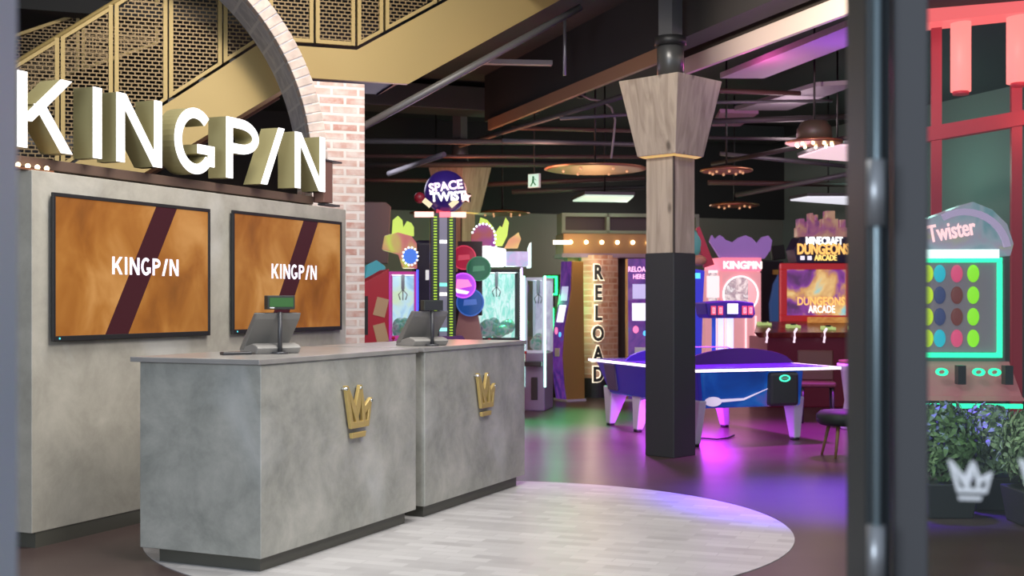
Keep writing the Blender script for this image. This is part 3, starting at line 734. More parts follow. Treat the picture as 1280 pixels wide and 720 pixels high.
# crane machines
M_glass = pane('cabinet_glass', (.96, .98, 1), .06)
def plush(mb, x0, x1, y0, y1, z, n):
    for j in range(n):
        r = random.uniform(.05, .085)
        mb.ball((random.uniform(x0 + r, x1 - r), random.uniform(y0 + r, y1 - r), z + r + random.uniform(0, .10)), r, (1, 1, random.uniform(.8, 1.2)), 10, 7)
def crane(name, label, loc, yaw, w, dp, h, z_sill, z_win, m_body, m_frame, m_inside, m_toy, m_led):
    t = thing(name, label, 'crane machine', loc, yaw)
    MB().box(-w / 2, w / 2, 0, dp, 0, z_sill).done('lower_cabinet', m_body, t, bevel=.015)
    MB().prism([(-w * .42, z_sill - .16), (w * .42, z_sill - .16), (w * .42, z_sill - .10), (-w * .42, z_sill - .10)], XZ, -.13, 0).done('control_shelf', M_dark, t, bevel=.01)
    j = MB().cyl((-.1, -.07, z_sill - .10), (-.1, -.07, z_sill + .0), .008, n=8); j.ball((-.1, -.07, z_sill + .01), .02); j.done('joystick', mat('red_knob', (.5, .02, .03), .3), t)
    MB().box(-w * .16, w * .16, -.012, 0, .14, .42).done('prize_door', M_dark, t, bevel=.01)
    f = MB(); e = .035
    for sx in (-1, 1):
        for y in (0, dp - e): f.box(sx * (w / 2 - e / 2) - e / 2, sx * (w / 2 - e / 2) + e / 2, y, y + e, z_sill, z_win)
    f.box(-w / 2, w / 2, dp - e, dp, z_win - e, z_win)
    for sx in (-1, 1): f.box(sx * (w / 2 - e / 2) - e / 2, sx * (w / 2 - e / 2) + e / 2, 0, dp, z_win - e, z_win)
    f.box(-w / 2, w / 2, 0, e, z_win - e, z_win); f.box(-w / 2, w / 2, 0, e, z_sill, z_sill + e)
    f.done('window_frame', m_frame, t)
    MB().box(-w / 2 + e, w / 2 - e, dp - .03, dp - .02, z_sill + .01, z_win - .01).done('back_panel', m_inside, t)
    MB().box(-w / 2 + e, w / 2 - e, e, dp - .03, z_win - .03, z_win - .01).done('lamp_panel', glow('crane_lamp', (.9, 1, 1), 2.0), t)
    c = MB().box(-.02, .02, dp * .4, dp * .4 + .04, z_win - .20, z_win - .03)
    for q in (-1, 0, 1): c.tube([(0, dp * .4 + .02, z_win - .2), (q * .05, dp * .4 + .02 + (q == 0) * .04, z_win - .26), (q * .03, dp * .4 + .02, z_win - .32)], .007, 6)
    c.done('claw', M_steel, t)
    pm = MB(); plush(pm, -w / 2 + e, w / 2 - e, e, dp - .04, z_sill, 26)
    s_ = pm.done('plush_toys', m_toy, t); s_['kind'] = 'stuff'
    MB().box(-w / 2 + e, w / 2 - e, .008, .014, z_sill + e, z_win - e).done('glass_front', M_glass, t)
    l = MB()
    for sx in (-1, 1): l.box(sx * (w / 2 + .004) - .012, sx * (w / 2 + .004) + .012, -.012, .012, .3, z_win + .02)
    l.done('edge_light', m_led, t)
    return t
M_toy = art('mixed_plush', [(.30, .05, .30), (.8, .75, .8), (.10, .5, .4), (.6, .6, .2)], .25, 9, 2, .5)
# by the brick pier
pc = at(503, 377, 14.0); kc = 14 / F
c1_ = crane('crane_machine', 'tall crane machine with yellow crown and blue lit edge beside the red card cabinet', (pc.x, pc.y, 0), R(4), .33, .75, 2.0, .94, 1.70,
            mat('magenta_cabinet', (.30, .02, .22), .35, emit=.15, ecol=(.8, .05, .6)), mat('magenta_frame', (.45, .04, .30), .35, emit=.3, ecol=(.8, .08, .5)), art('aqua_back', [(.05, .3, .6), (.6, .85, .95), (.75, .9, .5)], .85, 4, 3), M_toy, glow('blue_edge', (.06, .08, 1), 2.2))
MB().prism([(-.23, 1.95), (-.20, 2.10), (-.05, 2.14), (.10, 2.10), (.16, 2.02), (.165, 1.74), (.0, 1.74), (-.05, 1.90)], XZ, -.05, .3).done('marquee', art('pink_lime_marquee', [(.55, .03, .12), (.75, .12, .25), (.65, .75, .12), (.8, .9, .3)], .6, 2.5, 1), c1_, bevel=.01)
d_ = MB()
for j in range(14):
    a = 2 * PI * j / 14; d_.ball((.09 + .085 * math.cos(a), -.065, 1.87 + .10 * math.sin(a)), .011, u=8, v=6)
d_.done('ring_bulbs', glow('white_bulb', (.85, .92, 1), 2.5), c1_)
MB().cyl((.09, -.052, 1.87), (.09, -.06, 1.87), .085, n=24).done('ring_face', mat('blue_face', (.04, .10, .5), .3, emit=.6, ecol=(.1, .3, 1)), c1_)
MB().prism([(-.12, 2.10), (-.11, 2.28), (-.05, 2.33), (.0, 2.28), (.01, 2.20), (.05, 2.27), (.10, 2.25), (.13, 2.20), (.13, 2.10)], XZ, .0, .05).done('crown_topper', glow('lime_crown', (.55, .75, .12), .9), c1_, bevel=.006)
pr = at(468, 377, 13.4)
rc = thing('arcade_cabinet', 'red arcade cabinet with beige card panels between the brick pier and crane machine', 'arcade game', (pr.x, pr.y, 0), R(14))
MB().prism([(-.17, 0), (.16, 0), (.16, 1.72), (.06, 1.66), (-.17, 1.54)], XZ, 0, .7).done('body', mat('red_cabinet', (.30, .006, .02), .35, emit=.12, ecol=(.8, .02, .05)), rc, bevel=.01)
for cx_, cz_, a in ((.07, 1.30, 14), (.07, 1.02, -14), (-.02, .78, 10)):
    MB().cbox((cx_, -.008, cz_), (.13, .012, .20), Matrix.Rotation(R(a), 3, 'Y')).done('card_panel', mat('beige_card', (.40, .26, .15), .5, emit=.12, ecol=(.7, .45, .25)), rc)
MB().box(-.12, -.07, -.006, 0, 1.0, 1.42).done('coin_slot', M_black, rc)
tb = at(470, 332, 15.3)
tbo = thing('arcade_cabinet', 'small teal topped machine behind the red card cabinet', 'arcade game', (tb.x, tb.y, 0), R(10))
MB().box(-.12, .12, .25, .6, 0, 1.62).done('body', M_dark, tbo)
MB().prism([(-.13, 1.62), (.13, 1.62), (.13, 1.80), (.02, 1.88), (-.10, 1.82)], XZ, .2, .6).done('topper', mat('teal_topper', (.05, .30, .36), .4, emit=.35, ecol=(.1, .5, .6)), tbo, bevel=.01)
# dark cabinet right of the crane
pk = at(532, 377, 14.9)
dk_ = thing('arcade_cabinet', 'tall black cabinet with small white window standing between crane and tower', 'arcade game', (pk.x, pk.y, 0), R(8))
MB().box(-.13, .13, 0, .6, 0, 2.10).done('body', mat('navy_black', (.012, .012, .03), .4), dk_, bevel=.06, seg=4)
MB().box(-.0, .04, -.006, 0, 1.62, 1.74).done('window', glow('white_window', (.8, .8, .78), .8), dk_)
# big white crane machine
pw = at(622, 377, 14.6)
c2_ = crane('crane_machine', 'wide white crane machine with mint lit window beside the balloon discs', (pw.x, pw.y, 0), R(3), .56, .8, 2.0, .90, 1.74,
            mat('pink_cabinet', (.55, .22, .22), .4, emit=.3, ecol=(.9, .35, .35)), mat('black_frame', (.02, .02, .02), .4), art('mint_back', [(.55, .95, .85), (.85, 1, .95), (.25, .75, .6), (.9, .98, 1)], .95, 7, 3, 1.5, stretch=(2, 1, .6)), M_toy, glow('lilac_edge', (.75, .5, 1), 1.6))
MB().prism([(-.25, 1.78), (.10, 1.78), (.10, 1.98), (-.14, 2.02), (-.25, 2.0)], XZ, -.05, .5).done('marquee', glow('white_marquee', (.95, .97, 1), 1.1), c2_, bevel=.02)
MB().box(.10, .36, -.03, .35, 1.78, 1.95).done('side_marquee', art('lilac_marquee', [(.35, .6, .75), (.65, .5, .8), (.75, .7, .95)], .8, 6, 2), c2_, bevel=.01)
MB().prism([(.36, 1.76), (.395, 1.76), (.395, 2.06), (.37, 2.0)], XZ, -.05, .3).done('marquee_fin', glow('pale_mint', (.75, 1, .95), 1.0), c2_)
MB().prism([(-.31, 2.0), (-.02, 2.0), (-.05, 2.20), (-.14, 2.29), (-.24, 2.26), (-.31, 2.14)], XZ, .02, .10).done('dial', art('rust_violet', [(.35, .08, .02), (.22, .03, .30)], .9, 4, 1), c2_, bevel=.01)
d_ = MB()
for j in range(12):
    a = R(-25) + R(185) * j / 11; d_.ball((-.165 + .14 * math.cos(a), .0, 2.12 + .155 * math.sin(a)), .013, u=8, v=6)
for j in range(5): d_.ball((-.28 + .065 * j, -.01, 2.005), .012, u=8, v=6)
d_.done('dial_bulbs', glow('white_bulb', (.85, .92, 1), 2.5), c2_)
MB().prism([(-.22, 2.27), (-.20, 2.36), (-.12, 2.33), (-.05, 2.25), (-.02, 2.18), (.03, 2.26), (.06, 2.24), (.10, 2.36), (.14, 2.30), (.12, 2.14), (.06, 2.02), (-.03, 2.02)], XZ, .11, .16).done('crown_topper', glow('lime_crown', (.55, .75, .12), .9), c2_, bevel=.006)
MB().prism([(.08, 1.99), (.24, 1.99), (.28, 2.10), (.25, 2.18), (.14, 2.10)], XZ, .05, .12).done('arrow_topper', art('rose_yellow', [(.7, .1, .15), (.85, .6, .2)], .8, 4, 0), c2_)
d_ = MB()
for j in range(30): d_.ball((.268, -.02, .92 + j * .028), .008, u=6, v=5)
d_.done('edge_bulbs', glow('white_bulb', (.85, .92, 1), 2.5), c2_)
pn = at(668, 377, 15.4)
c3_ = crane('prize_machine', 'narrow prize machine with pale mint lit edge next to the wide white crane', (pn.x, pn.y, 0), R(-12), .26, .6, 1.7, .72, 1.66,
            mat('violet_grey_cabinet', (.25, .20, .32), .4), mat('pale_frame', (.5, .5, .6), .4, emit=.2, ecol=(.7, .7, .9)), art('lilac_back', [(.35, .3, .5), (.6, .55, .75), (.8, .85, .9)], .6, 6, 3), M_toy, glow('mint_edge', (.55, 1, .85), 2.2))
# green neon frames
for (px, py, w_, h_, lb) in ((688, 357, 12, 24, 'upper green neon square on the wall beside the reload kiosk'), (685, 407, 10, 44, 'lower tall green neon frame beside the reload kiosk')):
    p = at(px, py, 18.4 if py < 380 else 17.6); q = (18.4 if py < 380 else 17.6) / F
    t = thing('neon_frame', lb, 'neon light', (p.x, p.y, p.z), R(-30), 'green neon frames')
    MB().frame(-w_ * q * .8, w_ * q * .8, -h_ * q / 2, h_ * q / 2, .028, -.02, .02).done('tube', glow('green_neon', (.03, .85, .25), 3.0), t, bevel=.006)
    MB().box(-w_ * q * .82, w_ * q * .82, .02, .10, -h_ * q / 2 - .02, h_ * q / 2 + .02).done('mount', mat('dark_green_box', (.005, .06, .02), .5), t)
    if py < 380:
        MB().box(-.02, .02, .04, .10, -p.z, -h_ * q / 2 - .02).done('stand', M_black, t)
    else:
        MB().box(-.10, .10, .0, .12, -p.z, -h_ * q / 2 - .02).done('stand', M_black, t)

# reload kiosk
pk0 = at(752, 497, 17.6)
rk_ = thing('reload_station', 'brick reload station with vertical black letters and a bulb-lit gold cornice', 'kiosk', (pk0.x, pk0.y, 0), R(8))
q = 17.6 / F
X = lambda px: (px - 752) * q
Z = lambda py: H + (HY - py) * q
nn = 12
arc = [(X(726) + (X(773) - X(726)) * j / nn, -.10 * math.sin(PI * j / nn)) for j in range(nn + 1)] + [(X(773), .5), (X(726), .5)]
MB().prism(arc, XY, .28, Z(319)).done('brick_pier', M_brickk, rk_)
MB().prism([(a * 1.02, b - .01 if b < .4 else b) for a, b in arc], XY, 0, .28).done('plinth', M_black, rk_)
MB().box(X(703), X(880), -.02, .6, Z(318), Z(292)).done('cornice', mat('brown_gold_cornice', (.28, .17, .07), .35, .4), rk_, bevel=.01)
MB().frame(X(703), X(880), Z(292), Z(266), .05, .08, .5).box(X(760), X(764), .08, .5, Z(292), Z(266)).done('roof_frame', mat('sage_frame', (.20, .25, .19), .5), rk_)
MB().box(X(706), X(878), .2, .45, Z(290), Z(268)).done('roof_panel', mat('umber_panel', (.035, .025, .022), .4), rk_)
MB().box(X(701), X(880), -.05, .6, Z(322), Z(317)).done('cornice_trim', mat('mauve_trim', (.22, .16, .25), .4), rk_)
for j in range(8): MB().ball((X(712) + j * (X(890) - X(712)) / 9.0, -.045, Z(303)), .028).done('bulb', M_bulb, rk_)
MB().box(X(690), X(712), -.06, -.03, Z(306), Z(301)).done('light_bar', glow('warm_white_bar', (1, .8, .55), 3.0), rk_)
for j, ch in enumerate('RELOAD'):
    zc = Z(341.5 + 25.3 * j)
    text(ch, .285, .03, mat('black_letter', (.01, .01, .01), .5), rk_, (X(745), -.15, zc), sx=.72, name='letter', bold=.010)
    h_ = text(ch, .285, .01, glow('warm_halo', (1, .86, .66), 1.25), rk_, (X(745), -.118, zc), sx=.75, name='letter_halo', bold=.024)  # backlight glow on the brick, shaped as larger glowing letters
MB().box(X(712), X(727), .2, .5, .0, Z(322)).done('side_wing', mat('ochre_wing', (.32, .19, .06), .4), rk_)
MB().box(X(776), X(880), .42, .5, .0, Z(322)).done('back_wing', mat('dark_wing', (.03, .02, .02), .5), rk_)
def kiosk(px, yaw, label, SC):
    p = at(px, 497, 17.0); t = thing('card_kiosk', label, 'card kiosk', (p.x, p.y, 0), yaw, 'card kiosks at the reload station'); t.scale = SC
    prof = [(-.10, .03), (.40, .03), (.36, 1.95), (.05, 1.95), (.02, 1.55), (-.02, 1.38), (-.16, 1.02), (-.21, .62), (-.16, .25)]
    MB().prism(prof, YZ, -.25, .25).done('gold_side_body', mat('ochre_panel', (.42, .24, .07), .35, .2), t, bevel=.01)
    fr = [(b - .012, c) for b, c in prof[3:]] + [(prof[0][0] - .012, prof[0][1])]
    bk = [(b, c) for b, c in prof[3:]] + [prof[0]]
    MB().strip(fr, bk, YZ, -.21, .21).done('front_panel', art('violet_front', [(.03, .02, .12), (.08, .03, .28), (.20, .05, .35), (.05, .10, .45)], .55, 4, 3), t)
    MB().box(-.28, .28, -.13, .42, 0, .03).done('base', mat('pale_base', (.55, .5, .55), .4), t)
    MB().hexa([(-.13, -.0325, 1.40), (.13, -.0325, 1.40), (.13, -.018, 1.40), (-.13, -.018, 1.40), (-.13, .004, 1.60), (.13, .004, 1.60), (.13, .016, 1.60), (-.13, .016, 1.60)]).done('top_screen', glow('lilac_screen', (.55, .5, .85), .8), t)
    MB().hexa([(-.14, -.150, 1.10), (.14, -.150, 1.10), (.14, -.135, 1.10), (-.14, -.135, 1.10), (-.14, -.060, 1.34), (.14, -.060, 1.34), (.14, -.045, 1.34), (-.14, -.045, 1.34)]).done('touch_screen', glow('white_screen', (.85, .85, 1), 1.1), t)
    MB().cyl((.08, -.205, .93), (.08, -.185, .93), .035, n=16).done('card_light', glow('cyan_spot', (.1, .5, 1), 1.4), t)
    MB().cyl((-.08, -.200, .98), (-.08, -.180, .98), .05, n=16).done('reader', glow('pink_spot', (1, .2, .45), 1.2), t)
    MB().box(-.10, .10, -.225, -.19, .62, .74).done('card_slot', M_white, t, bevel=.008)
    return t
k1 = kiosk(706, R(-58), 'card kiosk with ochre side and slanted screen left of the brick reload pier', (.58, .58, .98))
k2 = kiosk(800, R(-4), 'card kiosk with purple face and white screen, half hidden by the timber column', (.78, .78, 1))
text('RELOAD', .10, .01, glow('pink_letter', (1, .5, .8), 1.4), k2, (-.02, -.03, 1.80), bold=.002)
text('HERE', .09, .01, glow('pink_letter', (1, .5, .8), 1.4), k2, (-.02, -.03, 1.70), bold=.002)

# pink crown crane machine behind the hockey table
pp = at(918, 377, 17.3)
pcn = thing('prize_crane', 'pink lit prize machine with round window and purple crown topper behind score unit', 'crane machine', (pp.x, pp.y, 0), R(10))
M_pink = mat('pink_shell', (.70, .36, .38), .35, emit=.55, ecol=(.95, .42, .45))
qq = 17.3 / F
X = lambda px: (px - 918) * qq
Z = lambda py: H + (HY - py) * qq
MB().box(X(880), X(953), 0, .85, 0, .62).done('lower_cabinet', M_pink, pcn, bevel=.015)
nn = 30; cxw, czw, rw_ = X(926), Z(368), 22 * qq
m = MB()
m.box(X(880), X(884), 0, .04, .62, Z(338)); m.box(X(897), X(902), 0, .04, .62, Z(338)); m.box(X(884), X(897), 0, .04, .62, Z(395))
ring_o = []
# front plate with a round opening
ring_i = [(cxw + rw_ * math.cos(2 * PI * j / nn + PI / 4), czw + rw_ * math.sin(2 * PI * j / nn + PI / 4)) for j in range(nn)]
x0_, x1_, z0_, z1_ = X(900), X(953), .62, Z(338)
for j in range(nn):
    a = 2 * PI * j / nn + PI / 4; dx, dz = math.cos(a), math.sin(a)
    tx = ((x1_ - cxw) / dx if dx > 0 else (x0_ - cxw) / dx) if abs(dx) > 1e-6 else 1e9
    tz = ((z1_ - czw) / dz if dz > 0 else (z0_ - czw) / dz) if abs(dz) > 1e-6 else 1e9
    tt = min(tx, tz); ring_o.append((cxw + dx * tt, czw + dz * tt))
m.strip(ring_o, ring_i, XZ, 0, .04, closed=True)
m.done('front_plate', M_pink, pcn)
MB().strip([(cxw + (a - cxw) * 1.06, czw + (b - czw) * 1.06) for a, b in ring_i], ring_i, XZ, -.02, 0, closed=True).done('window_ring', glow('white_ring', (1, .85, .85), 1.8), pcn)
MB().box(X(880), X(881.5), .04, .85, .62, Z(338)).done('side_panel', M_pink, pcn)
MB().box(X(951.5), X(953), .04, .85, .62, Z(338)).done('side_panel', M_pink, pcn)
MB().box(X(881.5), X(951.5), .45, .5, .62, Z(338)).done('back_panel', art('white_prizes', [(.95, .9, .9), (.8, .7, .7), (.3, .25, .3), (.95, .95, .95)], .9, 9, 3), pcn)
MB().box(X(882), X(898), -.01, .04, Z(372), Z(345)).done('price_panel', glow('pale_panel', (.95, .85, .85), 1.0), pcn)
MB().box(X(882), X(951), .05, .55, Z(340), Z(338)).done('lamp_panel', glow('pink_lamp', (1, .7, .75), 1.5), pcn)
for x in (893, 905, 932, 945): MB().box(X(x), X(x) + .02, -.015, 0, .64, Z(395)).done('light_tube', glow('pink_tube', (1, .6, .62), 1.4), pcn)
MB().box(X(900), X(952), -.05, .7, Z(339), Z(322)).done('marquee', mat('pink_marquee', (.75, .2, .3), .4, emit=.8, ecol=(1, .25, .38)), pcn, bevel=.01)
text('KINGPIN', .145, .02, glow('cream_letter', (1, .85, .75), 1.6), pcn, (X(927), -.06, Z(332)), bold=.003)
MB().prism([(X(886), Z(302)), (X(889), Z(294)), (X(893), Z(299)), (X(899), Z(294)), (X(903), Z(296)), (X(907), Z(300)), (X(916), Z(303)), (X(924), Z(297)), (X(933), Z(294)), (X(941), Z(297)), (X(948), Z(304)), (X(955), Z(296)), (X(963), Z(294)), (X(968), Z(300)), (X(966), Z(312)), (X(958), Z(323)), (X(900), Z(323))], XZ, .0, .06).done('crown_topper', mat('purple_topper', (.30, .17, .45), .5, emit=.32, ecol=(.42, .22, .68)), pcn, bevel=.006)

# blue cabinet just right of the column
pbq = at(872, 377, 15.2); qq = 15.2 / F
X = lambda px: (px - 872) * qq
Z = lambda py: H + (HY - py) * qq
bc = thing('arcade_cabinet', 'blue lit arcade cabinet with red leaning fin peeking out behind the column', 'arcade game', (pbq.x, pbq.y, 0), R(6))
MB().prism([(X(858), 0), (X(878), 0), (X(882), Z(372)), (X(884), Z(338)), (X(858), Z(334))], XZ, .1, .7).done('body', mat('blue_body', (.03, .03, .30), .35, emit=.5, ecol=(.05, .06, .9)), bc, bevel=.01)
MB().box(X(866), X(878), .09, .1, Z(348), Z(341)).done('sign_light', glow('sky_light', (.1, .6, 1), 1.4), bc)
MB().prism([(X(876), Z(284)), (X(880), Z(282)), (X(899), Z(330)), (X(886), Z(334))], XZ, .2, .26).done('red_fin', mat('red_fin', (.30, .02, .04), .4, emit=.15, ecol=(.7, .05, .1)), bc)
MB().ball((X(872), .25, Z(303)), .13, (1, .6, 1.3)).done('teal_topper', mat('teal_top', (.08, .30, .28), .5, emit=.12, ecol=(.2, .6, .5)), bc)
MB().ball((X(877), .15, Z(325)), .085, (1.2, .8, .8)).done('orange_topper', mat('orange_top', (.50, .25, .15), .5), bc)
MB().box(X(864), X(868), .2, .24, Z(336), Z(300)).done('topper_post', M_black, bc)

# black cabinet with blue flank, left of the big screen game
pz = at(968, 377, 18.3); qq = 18.3 / F
X = lambda px: (px - 968) * qq
Z = lambda py: H + (HY - py) * qq
bk_ = thing('arcade_cabinet', 'black arcade cabinet with blue curved flank between pink machine and red screen game', 'arcade game', (pz.x, pz.y, 0), R(4))
MB().prism([(X(953), 0), (X(982), 0), (X(982), Z(325)), (X(953), Z(325))], XZ, .1, .7).done('body', mat('black_body', (.015, .015, .02), .4), bk_, bevel=.02)
MB().prism([(X(966), .5), (X(983), .5), (X(983), Z(335)), (X(977), Z(338)), (X(968), Z(355)), (X(963), Z(380))], XZ, .02, .1).done('blue_flank', mat('steel_blue', (.05, .13, .32), .35, emit=.12, ecol=(.1, .25, .7)), bk_, bevel=.01)
MB().cbox((X(977), .2, Z(315)), (.20, .10, .21), Matrix.Rotation(R(-8), 3, 'Y')).done('topper', M_black, bk_, bevel=.01)
MB().box(X(968), X(976), .06, .1, Z(343), Z(337)).done('yellow_trim', mat('ochre_trim', (.45, .28, .06), .4), bk_)

# big four-player screen game
DS = 16.9
pd_ = at(1022, 377, DS); qq = DS / F
X = lambda px: (px - 1022) * qq
Z = lambda py: H + (HY - py) * qq
dg_ = thing('screen_game', 'large red four-player screen game with lettered marquee beside the dark door post', 'arcade game', (pd_.x, pd_.y, 0), R(4))
M_red = mat('red_lacquer', (.40, .015, .02), .3, emit=.28, ecol=(.8, .04, .05))
MB().box(X(984), X(1066), .10, .45, 0, Z(330)).done('body', mat('maroon_body', (.10, .01, .012), .4), dg_, bevel=.01)
MB().frame(X(976), X(1068), Z(402), Z(329), .085, .02, .10).done('screen_bezel', M_red, dg_, bevel=.008)
sc = MB().box(X(983), X(1061), .06, .10, Z(396), Z(336)).done('screen', art('fantasy_screen', [(.03, .01, .12), (.20, .03, .35), (.65, .32, .12), (.9, .62, .25), (.25, .7, .75)], .85, 2.3, 4, .6, pos=[.34, .44, .52, .60, .68]), dg_)
text('DUNGEONS', .155, .006, glow('orange_letter', (1, .55, .15), 1.1), sc, (X(1028), .056, Z(377)), bold=.003, sx=.78)
text('ARCADE', .14, .006, glow('cream_letter', (1, .85, .75), 1.0), sc, (X(1029), .056, Z(387)), bold=.002, sx=.68)
MB().box(X(986), X(1010), .05, .06, Z(398.5), Z(396)).done('light_line', glow('white_line', (.9, .9, 1), 1.2), dg_)
MB().prism([(X(996), Z(329)), (X(1064), Z(329)), (X(1070), Z(316)), (X(1066), Z(296)), (X(1000), Z(296)), (X(992), Z(312))], XZ, .0, .40).done('marquee', mat('navy_marquee', (.02, .015, .06), .4), dg_, bevel=.01)
text('MINECRAFT', .145, .02, glow('white_letter', (1, 1, .97), 1.4), dg_, (X(1030), -.012, Z(301.5)), bold=.004, sx=.66)
text('DUNGEONS', .20, .02, glow('orange_letter', (1, .42, .05), 1.3), dg_, (X(1029), -.014, Z(312)), bold=.006, sx=.66)
text('ARCADE', .11, .02, glow('gold_letter', (1, .7, .2), 1.2), dg_, (X(1032), -.012, Z(322.5)), bold=.002, sx=.72)
for x in (1000, 1009): MB().box(X(x), X(x + 5), -.02, 0, Z(325), Z(320)).done('player_icon', glow('white_icon', (.9, .85, .95), 1.0), dg_)
tp = MB()
for (xa, xb, za, zb) in ((998, 1010, 296, 284), (1000, 1007, 284, 273), (1010, 1026, 296, 276), (1014, 1018, 276, 266), (1020, 1024, 276, 268), (1024, 1032, 296, 284), (1030, 1050, 296, 273), (1035, 1046, 273, 263), (1048, 1062, 296, 284), (1052, 1060, 284, 274)):
    tp.box(X(xa), X(xb), .05, .22, Z(za), Z(zb))
tp.done('block_topper', art('rose_violet_topper', [(.18, .04, .25), (.45, .12, .35), (.62, .28, .25), (.8, .5, .3)], .36, 5, 2), dg_, bevel=.006)
# control deck with four pads
MB().hexa([(X(922), -1.0, .90), (X(1072), -1.0, .90), (X(1072), 0.02, .90), (X(950), 0.02, .90), (X(916), -1.02, .965), (X(1076), -1.02, .965), (X(1076), 0.02, 1.09), (X(945), 0.02, 1.09)]).done('control_deck', art('deck_art', [(.05, .005, .01), (.14, .02, .02), (.16, .07, .02)], .3, 4, 3), dg_, bevel=.01)
MB().box(X(935), X(1066), -.9, 0, 0, .90).done('deck_front', mat('deep_red_front', (.08, .004, .012), .35, emit=.03, ecol=(.9, .05, .2)), dg_, bevel=.01)
for x, yy in ((944, -.30), (973, -.55), (1012, -.72), (1047, -.72)):
    cx_ = X(1022 + (x - 1022) * (1 + yy / DS)); zz = .965 + (yy + 1.02) / 1.04 * .125 + .012; mm = MB()
    mm.cbox((cx_, yy, zz), (.15, .11, .045), Matrix.Rotation(R(8), 3, 'X')); mm.cbox((cx_ - .075, yy - .04, zz - .005), (.035, .09, .04)); mm.cbox((cx_ + .075, yy - .04, zz - .005), (.035, .09, .04))
    c_ = mm.done('control_pad', glow('pale_green_pad', (.55, .72, .25), .6), dg_, bevel=.008)
    MB().cbox((cx_, yy - .04, zz + .03), (.06, .05, .02)).done('pad_face', M_black, c_)
for x in (925, 960, 998, 1048):
    cx_ = X(1022 + (x - 1022) * (1 - 1.02 / DS)); MB().tube([(cx_, -1.02, .84), (cx_, -1.05, .90), (cx_, -1.05, .975), (cx_ + .04, -1.0, 1.01)], .016, 8).done('deck_light', glow('pink_white_clip', (1, .75, .9), 1.2), dg_)
MB().box(X(1006), X(1062), -.20, -.1, 1.075, 1.15).done('nameplate', art('orange_plate', [(.5, .12, .02), (.9, .45, .1)], .6, 6, 2), dg_)
# lilac seat beside the deck
pl_ = at(1056, 540, dist(536))
ch_ = thing('moulded_stool', 'pale lilac moulded seat standing between hockey table and door post', 'stool', (pl_.x + .12, pl_.y, 0), R(10))
MB().lathe([(.16, 0), (.17, .02), (.12, .30), (.16, .62), (.20, .66), (.20, .70), (.02, .70)], 24).done('shell', M_leg, ch_)
MB().lathe([(.185, .70), (.18, .735), (.02, .745)], 24).done('cushion', mat('brown_cushion', (.18, .09, .06), .5), ch_)

# low stool by the door post
ps_ = at(1046, 575, 10.9)
so = thing('padded_stool', 'low dark green padded stool with slim wooden legs beside the dark door post', 'stool', (ps_.x + .06, ps_.y, 0), R(15))
MB().lathe([(.05, .27), (.20, .28), (.235, .31), (.235, .37), (.20, .40), (.02, .405)], 28).done('seat', mat('dark_green_seat', (.014, .022, .014), .6), so)
for a in (40, 130, 220, 310):
    x, y = math.cos(R(a)), math.sin(R(a))
    MB().cyl((x * .20, y * .20, 0), (x * .13, y * .13, .29), .011, .018, n=10).done('leg', mat('ochre_wood_leg', (.22, .13, .05), .5), so)
# stand-alone brown chair back behind the table
pq_ = at(1030, 530, 13.6)
bc2 = thing('low_chair', 'brown low-backed chair standing behind the air hockey table', 'chair', (pq_.x + .02, pq_.y + .4, 0), R(-10))
MB().box(-.20, .20, -.20, .20, .40, .46).done('seat', mat('brown_leather', (.12, .055, .035), .5), bc2, bevel=.02)
MB().hexa([(-.20, .17, .46), (.20, .17, .46), (.20, .21, .46), (-.20, .21, .46), (-.20, .25, .80), (.20, .25, .80), (.20, .29, .80), (-.20, .29, .80)]).done('backrest', mat('brown_leather', (.12, .055, .035), .5), bc2, bevel=.015)
for sx in (-.17, .17):
    for sy in (-.17, .17): MB().cyl((sx, sy, 0), (sx * .95, sy * .95, .40), .013, .016, n=10).done('leg', M_dgrey, bc2)
# ------------------------------------------------------------------ ceiling: beams, fins, pipes, pendants, panels
def on_z(px, py, z):                     # pixel on a level plane -> point
    return at(px, py, F * (z - H) / (HY - py))
def gbar(p, q2, w, zt, name, m, label, cat):   # straight member from p to q2 (room points), w wide, from p.z up to p.z + zt
    d = (q2 - p); L = d.length; a = math.atan2(d.y, d.x)
    o = MB().box(0, L, -w / 2, w / 2, 0, zt).done(name, m, bevel=.004)
    o.location = p; o.rotation_euler.z = a
    return tag(o, label, cat)
f1, f2 = on_z(612, 163, 3.6), on_z(826, 78, 3.6)
gbar(f1, f2, .05, .14, 'ceiling_fin', mat('copper_brown_fin', (.30, .165, .095), .45, .1), 'long copper-brown ceiling fin ending at the timber column', 'ceiling fin')
g1, g2 = on_z(858, 93, 3.6), on_z(1120, -4, 3.6)
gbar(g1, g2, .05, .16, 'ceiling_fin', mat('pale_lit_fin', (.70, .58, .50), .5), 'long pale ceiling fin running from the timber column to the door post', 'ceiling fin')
# deep black bulkhead standing on the copper fin
dv = (f2 - f1).normalized(); nv = Vector((dv.y, -dv.x, 0))
M_bulk = mat('bulkhead_black', (.022, .021, .020), .6)
def bulk(p, q2, w, h, m, name):
    d = q2 - p; L = d.length
    o = MB().box(0, L, 0, w, 0, h).done(name, m); o.location = p; o.rotation_euler.z = math.atan2(d.y, d.x); return struct(o)
bulk(f1 + Vector((0, 0, .14)) - dv * .2, f2 + Vector((0, 0, .14)) + dv * 3.4, .28, .62, M_bulk, 'beam_ceiling')
bulk(g1 + Vector((0, 0, .16)) - dv * .05, g2 + Vector((0, 0, .16)), .3, .59, mat('umber_beam', (.05, .042, .034), .6), 'beam_ceiling_right')
